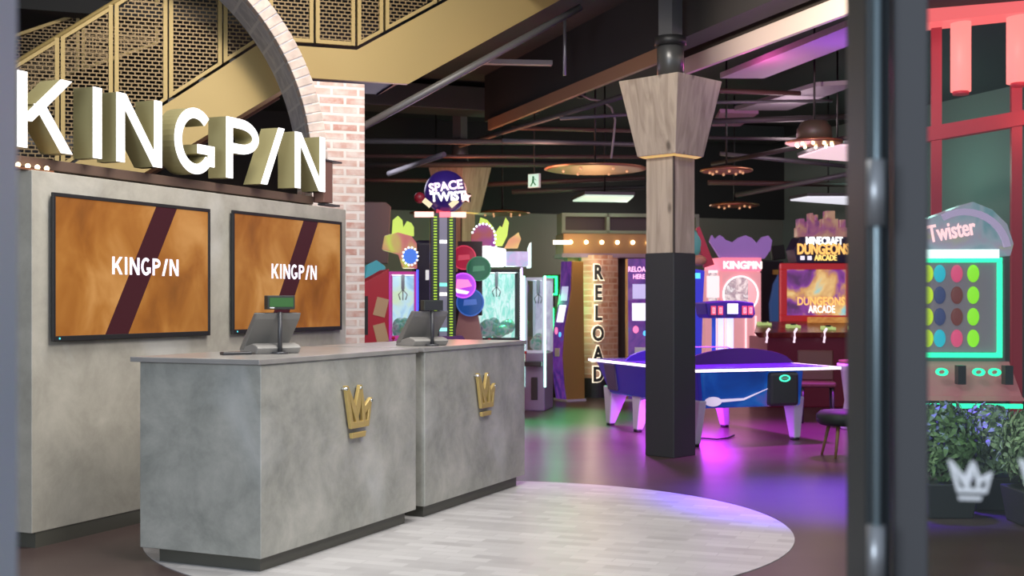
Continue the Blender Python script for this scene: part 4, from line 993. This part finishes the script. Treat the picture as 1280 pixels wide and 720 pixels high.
# grey slab under the stair hall edge and its cross strip
s1, s2 = on_z(598, 80, 3.9), on_z(690, 82, 3.9)
gbar(s1, s2, .10, .05, 'ceiling_strip', mat('grey_strip', (.22, .21, .21), .5), 'short grey cross strip hanging beneath the stair slope', 'ceiling strip')
s3 = on_z(706, 15, 4.0)
hg = MB().tube([(0, 0, 0), (0, 0, -.62)], .018, 10).done('hanger_rod', M_steel); hg.location = on_z(706, 20, 4.34); tag(hg, 'thin upright steel rod beside the end of the grey stair pipe', 'rod')
# purple lit ceiling panels
M_pan = mat('white_ceiling_panel', (.42, .40, .42), .6)
def ceil_panel(c4, z, th, name, m, label, cat='ceiling panel', group=None):
    pts = [on_z(px, py, z) for px, py in c4]; c = sum(pts, Vector()) / 4
    o = MB().prism([(p.x - c.x, p.y - c.y) for p in pts], XY, 0, th).done(name, m)
    o.location = (c.x, c.y, z); return tag(o, label, cat, group)
ceil_panel(((900, 98), (955, 98), (1075, 52), (1075, 27)), 3.75, .06, 'ceiling_panel', M_pan, 'big violet lit ceiling panel just below the long pale fin')
ceil_panel(((918, 138), (985, 138), (1075, 105), (1020, 108)), 3.8, .05, 'ceiling_panel', mat('dim_mauve_lit_panel', (.20, .17, .21), .6), 'dull mauve-lit ceiling panel behind the big violet one')  # dim mauve light put into the panel colour
ceil_panel(((890, 158), (925, 158), (948, 142), (900, 141)), 3.8, .05, 'ceiling_panel', mat('magenta_lit_panel', (.30, .14, .26), .6), 'small magenta-lit ceiling panel beside the column capital')  # magenta light put into the panel colour
def lamp_panel(c4, z, m, label):
    pts = [on_z(px, py, z) for px, py in c4]; c = sum(pts, Vector()) / 4
    t = thing('panel_light', label, 'ceiling light', (c.x, c.y, z), 0, 'flat panel lights')
    MB().prism([((p.x - c.x), (p.y - c.y)) for p in pts], XY, .0, .02).done('diffuser', m, t)
    MB().prism([((p.x - c.x) * 1.04, (p.y - c.y) * 1.04) for p in pts], XY, .02, .06).done('housing', M_dgrey, t)
    MB().cyl((0, 0, .06), (0, 0, 4.35 - z), .012, n=8).done('hanger', M_black, t)
lamp_panel(((998, 197), (1075, 203), (1075, 182), (1040, 183)), 3.12, glow('pink_white_diffuser', (.95, .68, .74), .9), 'pinkish panel light below the bulb-ringed pendant')
lamp_panel(((988, 251), (1070, 257), (1072, 247), (1010, 247)), 2.78, glow('white_diffuser', (.85, .86, .95), .9), 'white panel light above the red screen game')
lamp_panel(((716, 252), (784, 253), (792, 246), (732, 245)), 2.78, glow('green_white_diffuser', (.70, .88, .74), .8), 'greenish panel light above the reload station')
# pendants
def pendant(px, py, d, r, dome, label, bulbs=8):
    p = at(px, py, d); t = thing('disc_pendant', label, 'pendant lamp', (p.x, p.y, p.z), 0, 'copper disc pendants')
    MB().lathe([(r * .92, 0), (r, .012), (r * .98, .03), (r * .5, .06), (.05, .07)], 36).done('disc', M_copper, t)
    if dome: MB().lathe([(r * .62, .045), (r * .60, .16), (r * .45, .24), (.04, .26)], 32).done('dome', mat('olive_dome', (.055, .045, .03), .5), t)
    for j in range(bulbs):
        a = 2 * PI * j / bulbs; MB().ball((r * .62 * math.cos(a), r * .62 * math.sin(a), -.012), .017, u=10, v=6).done('bulb', (M_bulb if dome else mat('dim_bulb', (.6, .35, .2), .4, emit=.6, ecol=(1, .5, .25))), t)
    MB().cyl((0, 0, .06), (0, 0, 4.35 - p.z), .012, n=8).done('stem', M_black, t)
pendant(1018, 180, 13.4, .31, True, 'pendant with a dark dome and a ring of lit bulbs above the screen game', 10)
pendant(908, 215, 15.4, .33, False, 'copper disc pendant just right of the column neck')
pendant(744, 213, 15.0, .62, False, 'wide flat copper disc pendant beside the exit sign', 6)
pendant(918, 258, 18.0, .36, False, 'small copper disc pendant above the pink prize machine', 6)
pendant(628, 268, 18.6, .42, False, 'dim copper disc pendant beside the farther column capital', 6)
pendant(545, 268, 18.8, .40, False, 'dim copper disc pendant behind the globe of the tower game', 6)
# exit sign
pe = at(668, 226, 16.0)
ex = thing('exit_sign', 'small green and white exit sign hanging under the dark ceiling', 'sign', (pe.x, pe.y, pe.z), R(-38))
MB().box(-.09, .09, -.02, .02, -.09, .09).done('case', M_white, ex, bevel=.004)
MB().box(-.082, .082, -.024, -.02, -.082, .082).done('face', glow('green_white_face', (.55, .85, .70), .8), ex)
rm = MB(); rm.cyl((0, -.028, .045), (0, -.024, .045), .015, n=12)
for q4 in ([(-.015, .03), (.015, .03), (.01, -.02), (-.02, -.02)], [(-.02, -.02), (0, -.02), (-.03, -.07), (-.05, -.07)], [(-.005, -.02), (.012, -.02), (.045, -.055), (.03, -.065)], [(.01, .03), (.02, .02), (.05, .0), (.045, .012)]): rm.prism(q4, XZ, -.028, -.024)
rm.done('running_figure', mat('green_ink', (.01, .22, .10), .5), ex)
MB().cyl((0, 0, .09), (0, 0, 4.35 - pe.z), .008, n=8).done('hanger', M_black, ex)
# loose cable and its round box
cb0 = at(726, 116, 14.2)
cbt = thing('junction_box', 'round black junction box with a looping grey cable under the copper fin', 'junction box', (cb0.x, cb0.y, cb0.z), 0)
MB().cyl((0, 0, 0), (0, .06, 0), .06, n=20).done('box', M_black, cbt)
MB().cyl((0, .03, .05), (0, .03, 4.35 - cb0.z), .01, n=8).done('hanger', M_black, cbt)
pts = [(726, 118), (738, 124), (752, 126), (764, 134), (769, 150), (767, 172), (764, 198)]
MB().tube([at(a, b, 14.2) - cb0 for a, b in pts], .012, 8).done('cable', mat('grey_cable', (.28, .26, .25), .5), cbt)
# services: ducts, trays and pipes along both building axes
LAB = 'dark painted service pipe hung under the black ceiling'
def pipe_px(pa, pb, da, db, r, m=M_serv):
    a, b = at(*pa, da), at(*pb, db)
    c = (a + b) / 2
    o = MB().tube([a - c, b - c], r * .7, 10).done('ceiling_pipe', m); o.location = c
    tag(o, LAB, 'pipe', 'dark service pipes under the ceiling')
M_s2 = mat('dull_red_pipe', (.10, .05, .045), .5); M_s3 = mat('grey_service', (.12, .12, .13), .45, .2)
for pa, pb, da, db, r, m in (((452, 176), (700, 178), 15, 15.4, .05, M_serv), ((452, 195), (806, 196), 16, 16.4, .035, M_s2), ((628, 176), (806, 181), 14.6, 15, .04, M_s3), ((452, 206), (760, 205), 17, 17.3, .06, M_serv),
                        ((486, 217), (555, 193), 14.5, 13.6, .045, M_s3), ((575, 182), (806, 112), 16, 12.8, .04, M_serv), ((640, 240), (806, 234), 17.6, 17.8, .05, M_serv),
                        ((452, 225), (540, 226), 17.5, 17.7, .04, M_s2), ((560, 233), (806, 222), 18.2, 18.0, .05, M_s2), ((700, 148), (806, 142), 14, 14.2, .03, M_s3), ((640, 160), (806, 164), 15.6, 15.8, .035, M_s2),
                        ((880, 113), (1000, 117), 14, 14.3, .04, M_s2), ((885, 128), (1040, 126), 14.5, 14.8, .03, M_s3), ((920, 244), (1080, 214), 17.6, 16.2, .05, M_s3), ((890, 205), (1080, 168), 16, 14, .04, M_serv),
                        ((900, 192), (1080, 210), 16, 16.3, .04, M_s3), ((885, 228), (1080, 231), 17.2, 17.4, .05, M_s2), ((885, 172), (1080, 176), 15, 15.3, .03, M_serv), ((885, 152), (1060, 146), 14.6, 14.8, .05, M_serv)):
    pipe_px(pa, pb, da, db, r, m)
du = MB().box(-2.2, .9, -.3, .3, 0, .32).done('air_duct', mat('charcoal_duct', (.035, .035, .037), .5, .3), bevel=.01); dp_ = on_z(590, 142, 3.95); du.location = dp_; du.rotation_euler.z = GRD
tag(du, 'square charcoal air duct running behind the stair pipe', 'duct')
du2 = MB().box(-.7, .7, -.25, .25, 0, .24).done('air_duct', mat('charcoal_duct', (.035, .035, .037), .5, .3), bevel=.01); du2.location = on_z(925, 176, 4.09); du2.rotation_euler.z = R(15)
tag(du2, 'wide charcoal air duct behind the pendants right of the column', 'duct')
# grey board hung by the pier
gb = at(470, 290, 16.5)
go = MB().prism([(-.19, -.42), (.16, -.42), (.20, .34), (.13, .40), (-.19, .40)], XZ, 0, .05).done('hanging_board', mat('grey_board', (.13, .12, .13), .6), bevel=.01); go.location = gb; go.rotation_euler.z = R(10)
tag(go, 'plain grey board hanging beside the brick pier edge', 'board')

# ------------------------------------------------------------------ entrance doors
M_alu = mat('dark_bronze_aluminium', (.022, .028, .031), .42, 0, spec=.3)
M_alu2 = mat('grey_aluminium_stile', (.075, .074, .077), .42, 0, spec=.35)
M_alul = mat('pale_aluminium', (.72, .80, .88), .45, .1)
X0, X1, X2 = (1057 - 640) / F * 2.02, (1106 - 640) / F * 1.95, (1157 - 640) / F * 1.90
dr = bpy.data.objects.new('door_1', None); COL.objects.link(dr); struct(dr)
dj = MB().box(X0, X1 - .004, 1.90, 2.02, 0, 2.7).done('door_jamb', M_alu, dr, bevel=.006)
MB().cyl(((1096 - 640) / F * 1.885, 1.885, 0), ((1096 - 640) / F * 1.885, 1.885, 2.7), .006, n=14).done('pivot_rod', mat('blue_grey_rod', (.22, .28, .30), .3, .6), dr)
hx = (1095 - 640) / F * 1.885
for z0, z1 in ((1.475, 1.575), (.92, 1.02), (.2, .3)): MB().cyl((hx, 1.885, z0), (hx, 1.885, z1), .014, n=18).done('hinge', M_steel, dr)
# open leaf: turned towards the viewer on its right
LA = R(-14); LX, LY = X1 + .001, 1.915
lv = bpy.data.objects.new('door_2', None); COL.objects.link(lv); struct(lv); lv.location = (LX, LY, 0); lv.rotation_euler.z = LA
sw = .053
MB().box(0, sw, 0, .045, .01, 2.6).done('stile', M_alu2, lv, bevel=.003)
MB().box(.90, .97, 0, .045, .01, 2.6).done('stile', M_alu2, lv)
MB().box(sw, .90, 0, .045, .01, .20).box(sw, .90, 0, .045, 2.5, 2.6).done('door_rail', M_alu2, lv)
gp = MB().box(sw - .004, .90, .018, .026, .20, 2.5).done('glass_pane', pane('door_glass', (.88, .95, .92), .03), lv)
mb = MB(); zc = lambda py: H + (HY - py) / F * 1.86
add_crown(mb, .080, zc(631), .068, .062, XZ, .0165, .018); add_crown(mb, .182, zc(627), .068, .062, XZ, .0165, .018)
mb.done('crown_decals', mat('frosted_white_decal', (.8, .8, .8), .6), gp)
le = struct(MB().box(-1.0, (24 - 640) / F * 1.50, 1.42, 1.50, 0, 2.7).done('door_3', M_alul, bevel=.006))

# ------------------------------------------------------------------ beyond the glass: dot-board game, red frame, planters
pt_ = at(1206, 377, 11.4); qq = 11.4 / F
X = lambda px: (px - 1206) * qq
Z = lambda py: H + (HY - py) * qq
tg = thing('dot_board_game', 'tall game with a green lit board of coloured dots seen through the glass door', 'arcade game', (pt_.x, pt_.y, 0), R(-4))
MB().box(X(1120), X(1258), .05, .6, 0, Z(322)).done('cabinet', mat('grey_cabinet', (.20, .17, .18), .4), tg, bevel=.01)
bd = MB().box(X(1124), X(1246), .0, .05, Z(440), Z(326)).done('dot_board', mat('mauve_board', (.30, .24, .28), .5, emit=.10, ecol=(.6, .45, .55)), tg)
for i_, (cx_, c_, c2) in enumerate(((1161, (.62, .80, .04), (.62, .80, .04)), (1175, (.03, .45, .60), (.05, .06, .16)), (1196, (.75, .08, .20), (.16, .04, .04)), (1216, (.32, .85, .03), (.32, .85, .03)))):
    for r_, cy in enumerate((342, 369, 396, 423)):
        cc = c_ if r_ in (0, 3) else c2
        ex_ = cx_ if i_ != 0 else 1160
        ds = MB().lathe([(.062, 0), (.062, .012), (.04, .018), (.005, .02)], 20).xform(Matrix.Translation((X(ex_), 0, Z(cy))) @ Matrix.Diagonal((.85, 1, 1.3, 1)) @ Matrix.Rotation(PI / 2, 4, 'X')).done('dot', glow('dot_%d_%d' % (i_, r_ in (0, 3)), cc, .85), bd)
MB().frame(X(1120), X(1251), Z(447), Z(322), .045, -.03, .03).done('light_frame', glow('mint_neon', (.03, .85, .42), 1.7), tg, bevel=.006)
mq = [(1120, 320), (1262, 320), (1266, 305), (1258, 280), (1240, 262), (1216, 252), (1190, 262), (1160, 274), (1120, 282)]
MB().prism([(X(a), Z(b)) for a, b in mq], XZ, .0, .5).done('marquee', art('pastel_marquee', [(.12, .32, .36), (.35, .42, .50), (.42, .34, .46), (.45, .50, .12)], .6, 3, 2), tg, bevel=.01)
MB().box(X(1120), X(1246), -.05, .0, Z(323), Z(312)).done('marquee_light', glow('white_bar', (.85, 1, 1), 1.4), tg)
text('Twister', .22, .02, glow('red_white_letter', (1, .55, .6), 1.3), tg, (X(1189), -.02, Z(289)), (PI / 2, R(-10), 0), bold=.004, sx=.62)
arcs = [(X(1205) + .42 * math.cos(R(a)), Z(318) + .42 * math.sin(R(a))) for a in range(10, 121, 10)]
arci = [(X(1205) + .36 * math.cos(R(a)), Z(318) + .36 * math.sin(R(a))) for a in range(10, 121, 10)]
MB().strip(arcs, arci, XZ, -.03, .0).done('rainbow_arc', mat('lilac_arc', (.5, .35, .55), .4, emit=.35, ecol=(.75, .55, .85)), tg)
cd = MB().hexa([(X(1120), -.42, .48), (X(1262), -.42, .48), (X(1262), .05, .48), (X(1120), .05, .48), (X(1120), -.30, Z(492)), (X(1262), -.30, Z(492)), (X(1262), .05, Z(452)), (X(1120), .05, Z(452))]).done('control_deck', mat('rose_deck', (.45, .18, .20), .4, emit=.18, ecol=(.9, .25, .3)), tg)
for px in (1168, 1212, 1231):
    MB().strip([(X(px) + .05 * math.cos(2 * PI * j / 20), Z(463) + .035 * math.sin(2 * PI * j / 20)) for j in range(20)], [(X(px) + .034 * math.cos(2 * PI * j / 20), Z(463) + .020 * math.sin(2 * PI * j / 20)) for j in range(20)], XZ, -.30, -.24, closed=True).done('button', glow('mint_neon', (.03, .85, .42), 1.7), cd)
for px in (1186, 1242): MB().box(X(px), X(px) + .07, -.31, -.2, Z(478), Z(455)).done('ticket_slot', M_dark, cd)
MB().box(X(1120), X(1256), -.46, -.42, Z(508) + .02, Z(508) + .06).done('deck_light', glow('mint_neon', (.03, .85, .42), 1.7), tg)

rf = at(1215, 377, 12.6); qq = 12.6 / F
X = lambda px: (px - 1215) * qq
Z = lambda py: H + (HY - py) * qq
fr_ = thing('red_gantry', 'red steel frame with glowing pink upright tubes seen high through the glass door', 'light frame', (rf.x, rf.y, 0), R(-12))
M_rb = mat('red_steel', (.40, .02, .04), .4, emit=.12, ecol=(.8, .05, .1))
for px in (1173, 1268): MB().box(X(px) - .05, X(px) + .05, .0, .1, 0, 4.3).done('upright', M_rb, fr_)
MB().hexa([(X(1120), -.05, Z(182)), (X(1330), -.05, Z(150)), (X(1330), .12, Z(150)), (X(1120), .12, Z(182)), (X(1120), -.05, Z(164)), (X(1330), -.05, Z(132)), (X(1330), .12, Z(132)), (X(1120), .12, Z(164))]).done('crossbeam', M_rb, fr_)
MB().hexa([(X(1120), -.3, Z(36)), (X(1330), -.3, Z(22)), (X(1330), .1, Z(22)), (X(1120), .1, Z(36)), (X(1120), -.3, Z(18)), (X(1330), -.3, Z(10)), (X(1330), .1, Z(10)), (X(1120), .1, Z(18))]).done('top_beam', glow('coral_beam', (1, .14, .15), 1.1), fr_)
for px, z0 in ((1200, 116), (1268, 108)):
    MB().cyl((X(px), -.1, Z(z0)), (X(px), -.1, 4.3), .10 if px < 1250 else .12, n=20).done('light_tube', glow('coral_tube', (1, .20, .19), 1.7), fr_, bevel=0)
    MB().cyl((X(px), -.1, Z(z0 + 4)), (X(px), -.1, Z(z0)), .08, n=16).done('tube_cap', M_rb, fr_)
for px, py, c_ in ((1188, 74, (.1, .8, .6)), (1211, 75, (1, .9, .95)), (1232, 27, (1, 1, 1)), (1240, 29, (1, 1, 1))):
    pass
# planters with leafy shrubs
M_leaf = mat('shrub_leaf', (.14, .24, .085), .55, noise=.4, nscale=14)
M_leaf2 = mat('pale_shrub_leaf', (.26, .36, .19), .55, noise=.35, nscale=14)
def shrub(px, d, w, h, seed, label, ml):
    rnd = random.Random(seed); p = at(px, 377, d)
    t = thing('potted_shrub', label, 'potted plant', (p.x, p.y, 0), 0, 'shrubs behind the glass door')
    MB().frustum((0, 0), w * .30, w * .30, w * .36, w * .36, 0, .22).done('planter_box', mat('dark_planter', (.04, .042, .04), .5), t, bevel=.01)
    MB().box(-w * .33, w * .33, -w * .33, w * .33, .20, .215).done('soil', mat('soil', (.03, .02, .015), .9), t)
    s = MB()
    for j in range(7):
        a = rnd.uniform(0, 2 * PI); r = rnd.uniform(.05, .22) * w; s.tube([(0, 0, .2), (r * math.cos(a) * .5, r * math.sin(a) * .5, .2 + h * .35), (r * math.cos(a), r * math.sin(a), .2 + h * .7)], .008, 6)
    s.done('stems', mat('brown_stem', (.10, .07, .04), .7), t)
    lf = MB()
    for j in range(1300):
        a = rnd.uniform(0, 2 * PI); u = rnd.uniform(-1, 1); rr = rnd.uniform(.35, 1) ** .6
        c = Vector((math.cos(a) * math.sqrt(1 - u * u) * rr * w / 2, math.sin(a) * math.sqrt(1 - u * u) * rr * w / 2, .22 + h * (.5 + .5 * u * rr)))
        n_ = Vector((math.cos(a), math.sin(a), rnd.uniform(-.3, .9))).normalized(); tt = n_.cross(Vector((rnd.uniform(-1, 1), rnd.uniform(-1, 1), rnd.uniform(-1, 1)))).normalized(); bb = n_.cross(tt)
        l_ = rnd.uniform(.025, .048); ww = l_ * .38
        vs = [lf.bm.verts.new(c + tt * l_ * a_ + bb * ww * b_ + n_ * k_) for a_, b_, k_ in ((-1, 0, 0), (-.2, -1, .006), (.6, -.7, .004), (1, 0, -.01), (.6, .7, .004), (-.2, 1, .006))]
        lf.bm.faces.new(vs)
    lf.done('foliage', ml, t)
shrub(1180, 7.9, .46, .50, 1, 'dark leafy shrub in a low box nearest the door stile behind the glass', M_leaf)
shrub(1238, 8.2, .50, .46, 2, 'pale leafy shrub in a low box behind the etched crown on the glass', M_leaf2)
shrub(1300, 7.6, .50, .50, 3, 'leafy shrub in a low box at the outer end behind the glass', M_leaf2)

# ------------------------------------------------------------------ lights
def area(name, loc, size, e, col=(1, 1, 1), aim=None, sy=None, spread=None):
    l = bpy.data.lights.new(name, 'AREA'); l.energy = e; l.color = col; l.size = size
    if sy: l.shape = 'RECTANGLE'; l.size_y = sy
    if spread: l.spread = R(spread)
    o = bpy.data.objects.new(name, l); COL.objects.link(o); o.location = loc
    d = (Vector(aim) - Vector(loc)) if aim else Vector((0, 0, -1))
    o.rotation_euler = d.to_track_quat('-Z', 'Y').to_euler(); return o
def point(name, loc, e, col, r=.1):
    l = bpy.data.lights.new(name, 'POINT'); l.energy = e; l.color = col; l.shadow_soft_size = r
    o = bpy.data.objects.new(name, l); COL.objects.link(o); o.location = loc; return o
def spot(name, loc, aim, e, col, ang=60, blend=.6, r=.1):
    l = bpy.data.lights.new(name, 'SPOT'); l.energy = e; l.color = col; l.spot_size = R(ang); l.spot_blend = blend; l.shadow_soft_size = r
    o = bpy.data.objects.new(name, l); COL.objects.link(o); o.location = loc
    o.rotation_euler = (Vector(aim) - Vector(loc)).to_track_quat('-Z', 'Y').to_euler(); return o
area('foyer_downlight', (-.4, 6.6, 5.6), 2.2, 258, (1, .965, .91), aim=(-1.2, 7.4, 0))
area('foyer_downlight', (1.6, 4.2, 4.6), 1.8, 80, (1, .95, .88), aim=(-3.6, 8.0, 1.3), spread=110)
area('entrance_daylight', (-3.6, -2.4, 2.6), 3.0, 360, (.78, .88, 1), aim=(-3.6, 6, .9), sy=2.4)
spot('stair_spot', (-.8, 6.6, 5.6), grd(1.6, 11.2, 3.9), 430, (1, .86, .62), 52, .8, .25)
spot('stair_spot', (-2.6, 6.0, 5.6), grd(-.3, 11.2, 3.4), 30, (1, .86, .62), 60, .8, .25)
spot('column_spot', (.2, 7.4, 5.2), (1.39, 10.9, 2.6), 240, (1, .86, .72), 34, .7, .15)
# arcade colour
vio, mag, grn, blu = (.32, .05, 1), (.62, .04, 1), (.05, 1, .28), (.12, .06, 1)
c = grd(fl_.x + .5, fl_.y + 1.2)
area('table_underglow', (c.x, c.y, .34), .9, 60, mag, sy=1.9)
spot('floor_tint_spot', (2.6, 8.7, 3.4), (2.3, 8.6, 0), 5600, (.11, .012, 1), 46, 1.0, .2)  # added spot, stands in for violet mirrored in the floor
spot('floor_tint_spot', (3.6, 12.6, 3.4), (2.8, 12.4, 0), 2400, mag, 70, .9, .2)
spot('floor_tint_spot', (.9, 13.4, 3.2), (.8, 12.0, 0), 1500, (.62, .12, .9), 70, .9, .2)
spot('floor_tint_spot', (.45, 16.2, 3.0), (.3, 14.6, 0), 1500, grn, 55, .9, .2)
point('neon_green', (.62, 17.2, 1.4), 22, grn, .15)
for z_ in (1.0, 1.45, 1.9): point('letter_backlight', (1.10, 17.28, z_), 2.6, (1, .80, .55), .05)
point('kiosk_bulbs', (1.1, 16.7, 2.25), 14, (1, .66, .32), .3)
point('ceiling_violet', (3.0, 11.4, 3.3), 9, (.42, .04, 1), .1)
point('ceiling_magenta', (2.35, 12.2, 3.5), 12, (1, .1, .5), .1)
point('arcade_fill', (3.0, 13.8, 2.9), 18, (1, .55, .75), .4)
point('arcade_fill', (-1.0, 12.2, 2.9), 16, (.85, .6, .9), .4)
point('arcade_fill', (4.8, 9.8, 3.4), 22, (.9, .8, .8), .5)
spot('planter_spot', (3.2, 6.4, 3.9), (3.0, 7.8, .4), 60, (.95, 1, .88), 60, .7, .2)
point('red_frame_light', (5.2, 11.9, 3.2), 14, (1, .1, .1), .2)

point('wall_fill', grd(8.8, 18.6, 2.2), 40, (1, .95, .80), .3)  # added fill points without fixtures, they brighten the walls
point('wall_fill', grd(6.2, 19.0, 2.0), 9, (.6, 1, .6), .3)
point('wall_fill', grd(11.4, 14.5, 3.2), 24, (.5, 1, .85), .3)
point('column_amber', (-.7, 16.2, 2.6), 40, (1, .30, .14), .2)
spot('fin_fill_spot', (.9, 7.2, 3.2), (2.6, 10.6, 3.78), 1100, (1, .85, .75), 34, .8, .1)  # added spot to brighten the pale fin
spot('fin_fill_spot', (-.2, 9.0, 3.0), (.6, 13.2, 3.7), 70, (1, .70, .50), 50, .8, .1)
spot('pier_fill_spot', (.6, 6.6, 4.9), (-1.5, 10.6, 2.4), 60, (1, .93, .88), 26, .7, .1)  # added spot that lifts the brick pier
point('services_fill', (.3, 14.6, 2.9), 24, (1, .50, .36), .3)  # added fill points, lift the dark services under the ceiling
point('services_fill', (3.4, 15.0, 3.4), 30, (.9, .7, .75), .3)
point('services_fill', (-1.6, 14.4, 2.9), 16, (.8, .75, .9), .3)
w = bpy.data.worlds.new('World'); S.world = w; w.use_nodes = True
bg_ = w.node_tree.nodes['Background']; bg_.inputs['Color'].default_value = (.72, .82, 1, 1); bg_.inputs['Strength'].default_value = .55

# ------------------------------------------------------------------ camera
cam = bpy.data.cameras.new('camera'); co = bpy.data.objects.new('camera', cam); COL.objects.link(co)
co.location = (0, 0, H); co.rotation_euler = (PI / 2, 0, 0)
cam.sensor_width = 36; cam.lens = 36 * F / 1280; cam.shift_y = (HY - 360) / 1280
cam.dof.use_dof = True; cam.dof.focus_distance = 8.2; cam.dof.aperture_fstop = 3.2
cam.clip_start = .05
S.camera = co
S.view_settings.view_transform = 'Standard'; S.view_settings.look = 'None'; S.view_settings.gamma = 1; S.view_settings.use_curve_mapping = False
S.view_settings.exposure = 0.0
S.cycles.use_denoising = True
S.cycles.max_bounces = 8; S.cycles.transparent_max_bounces = 16
S.cycles.sample_clamp_indirect = 6
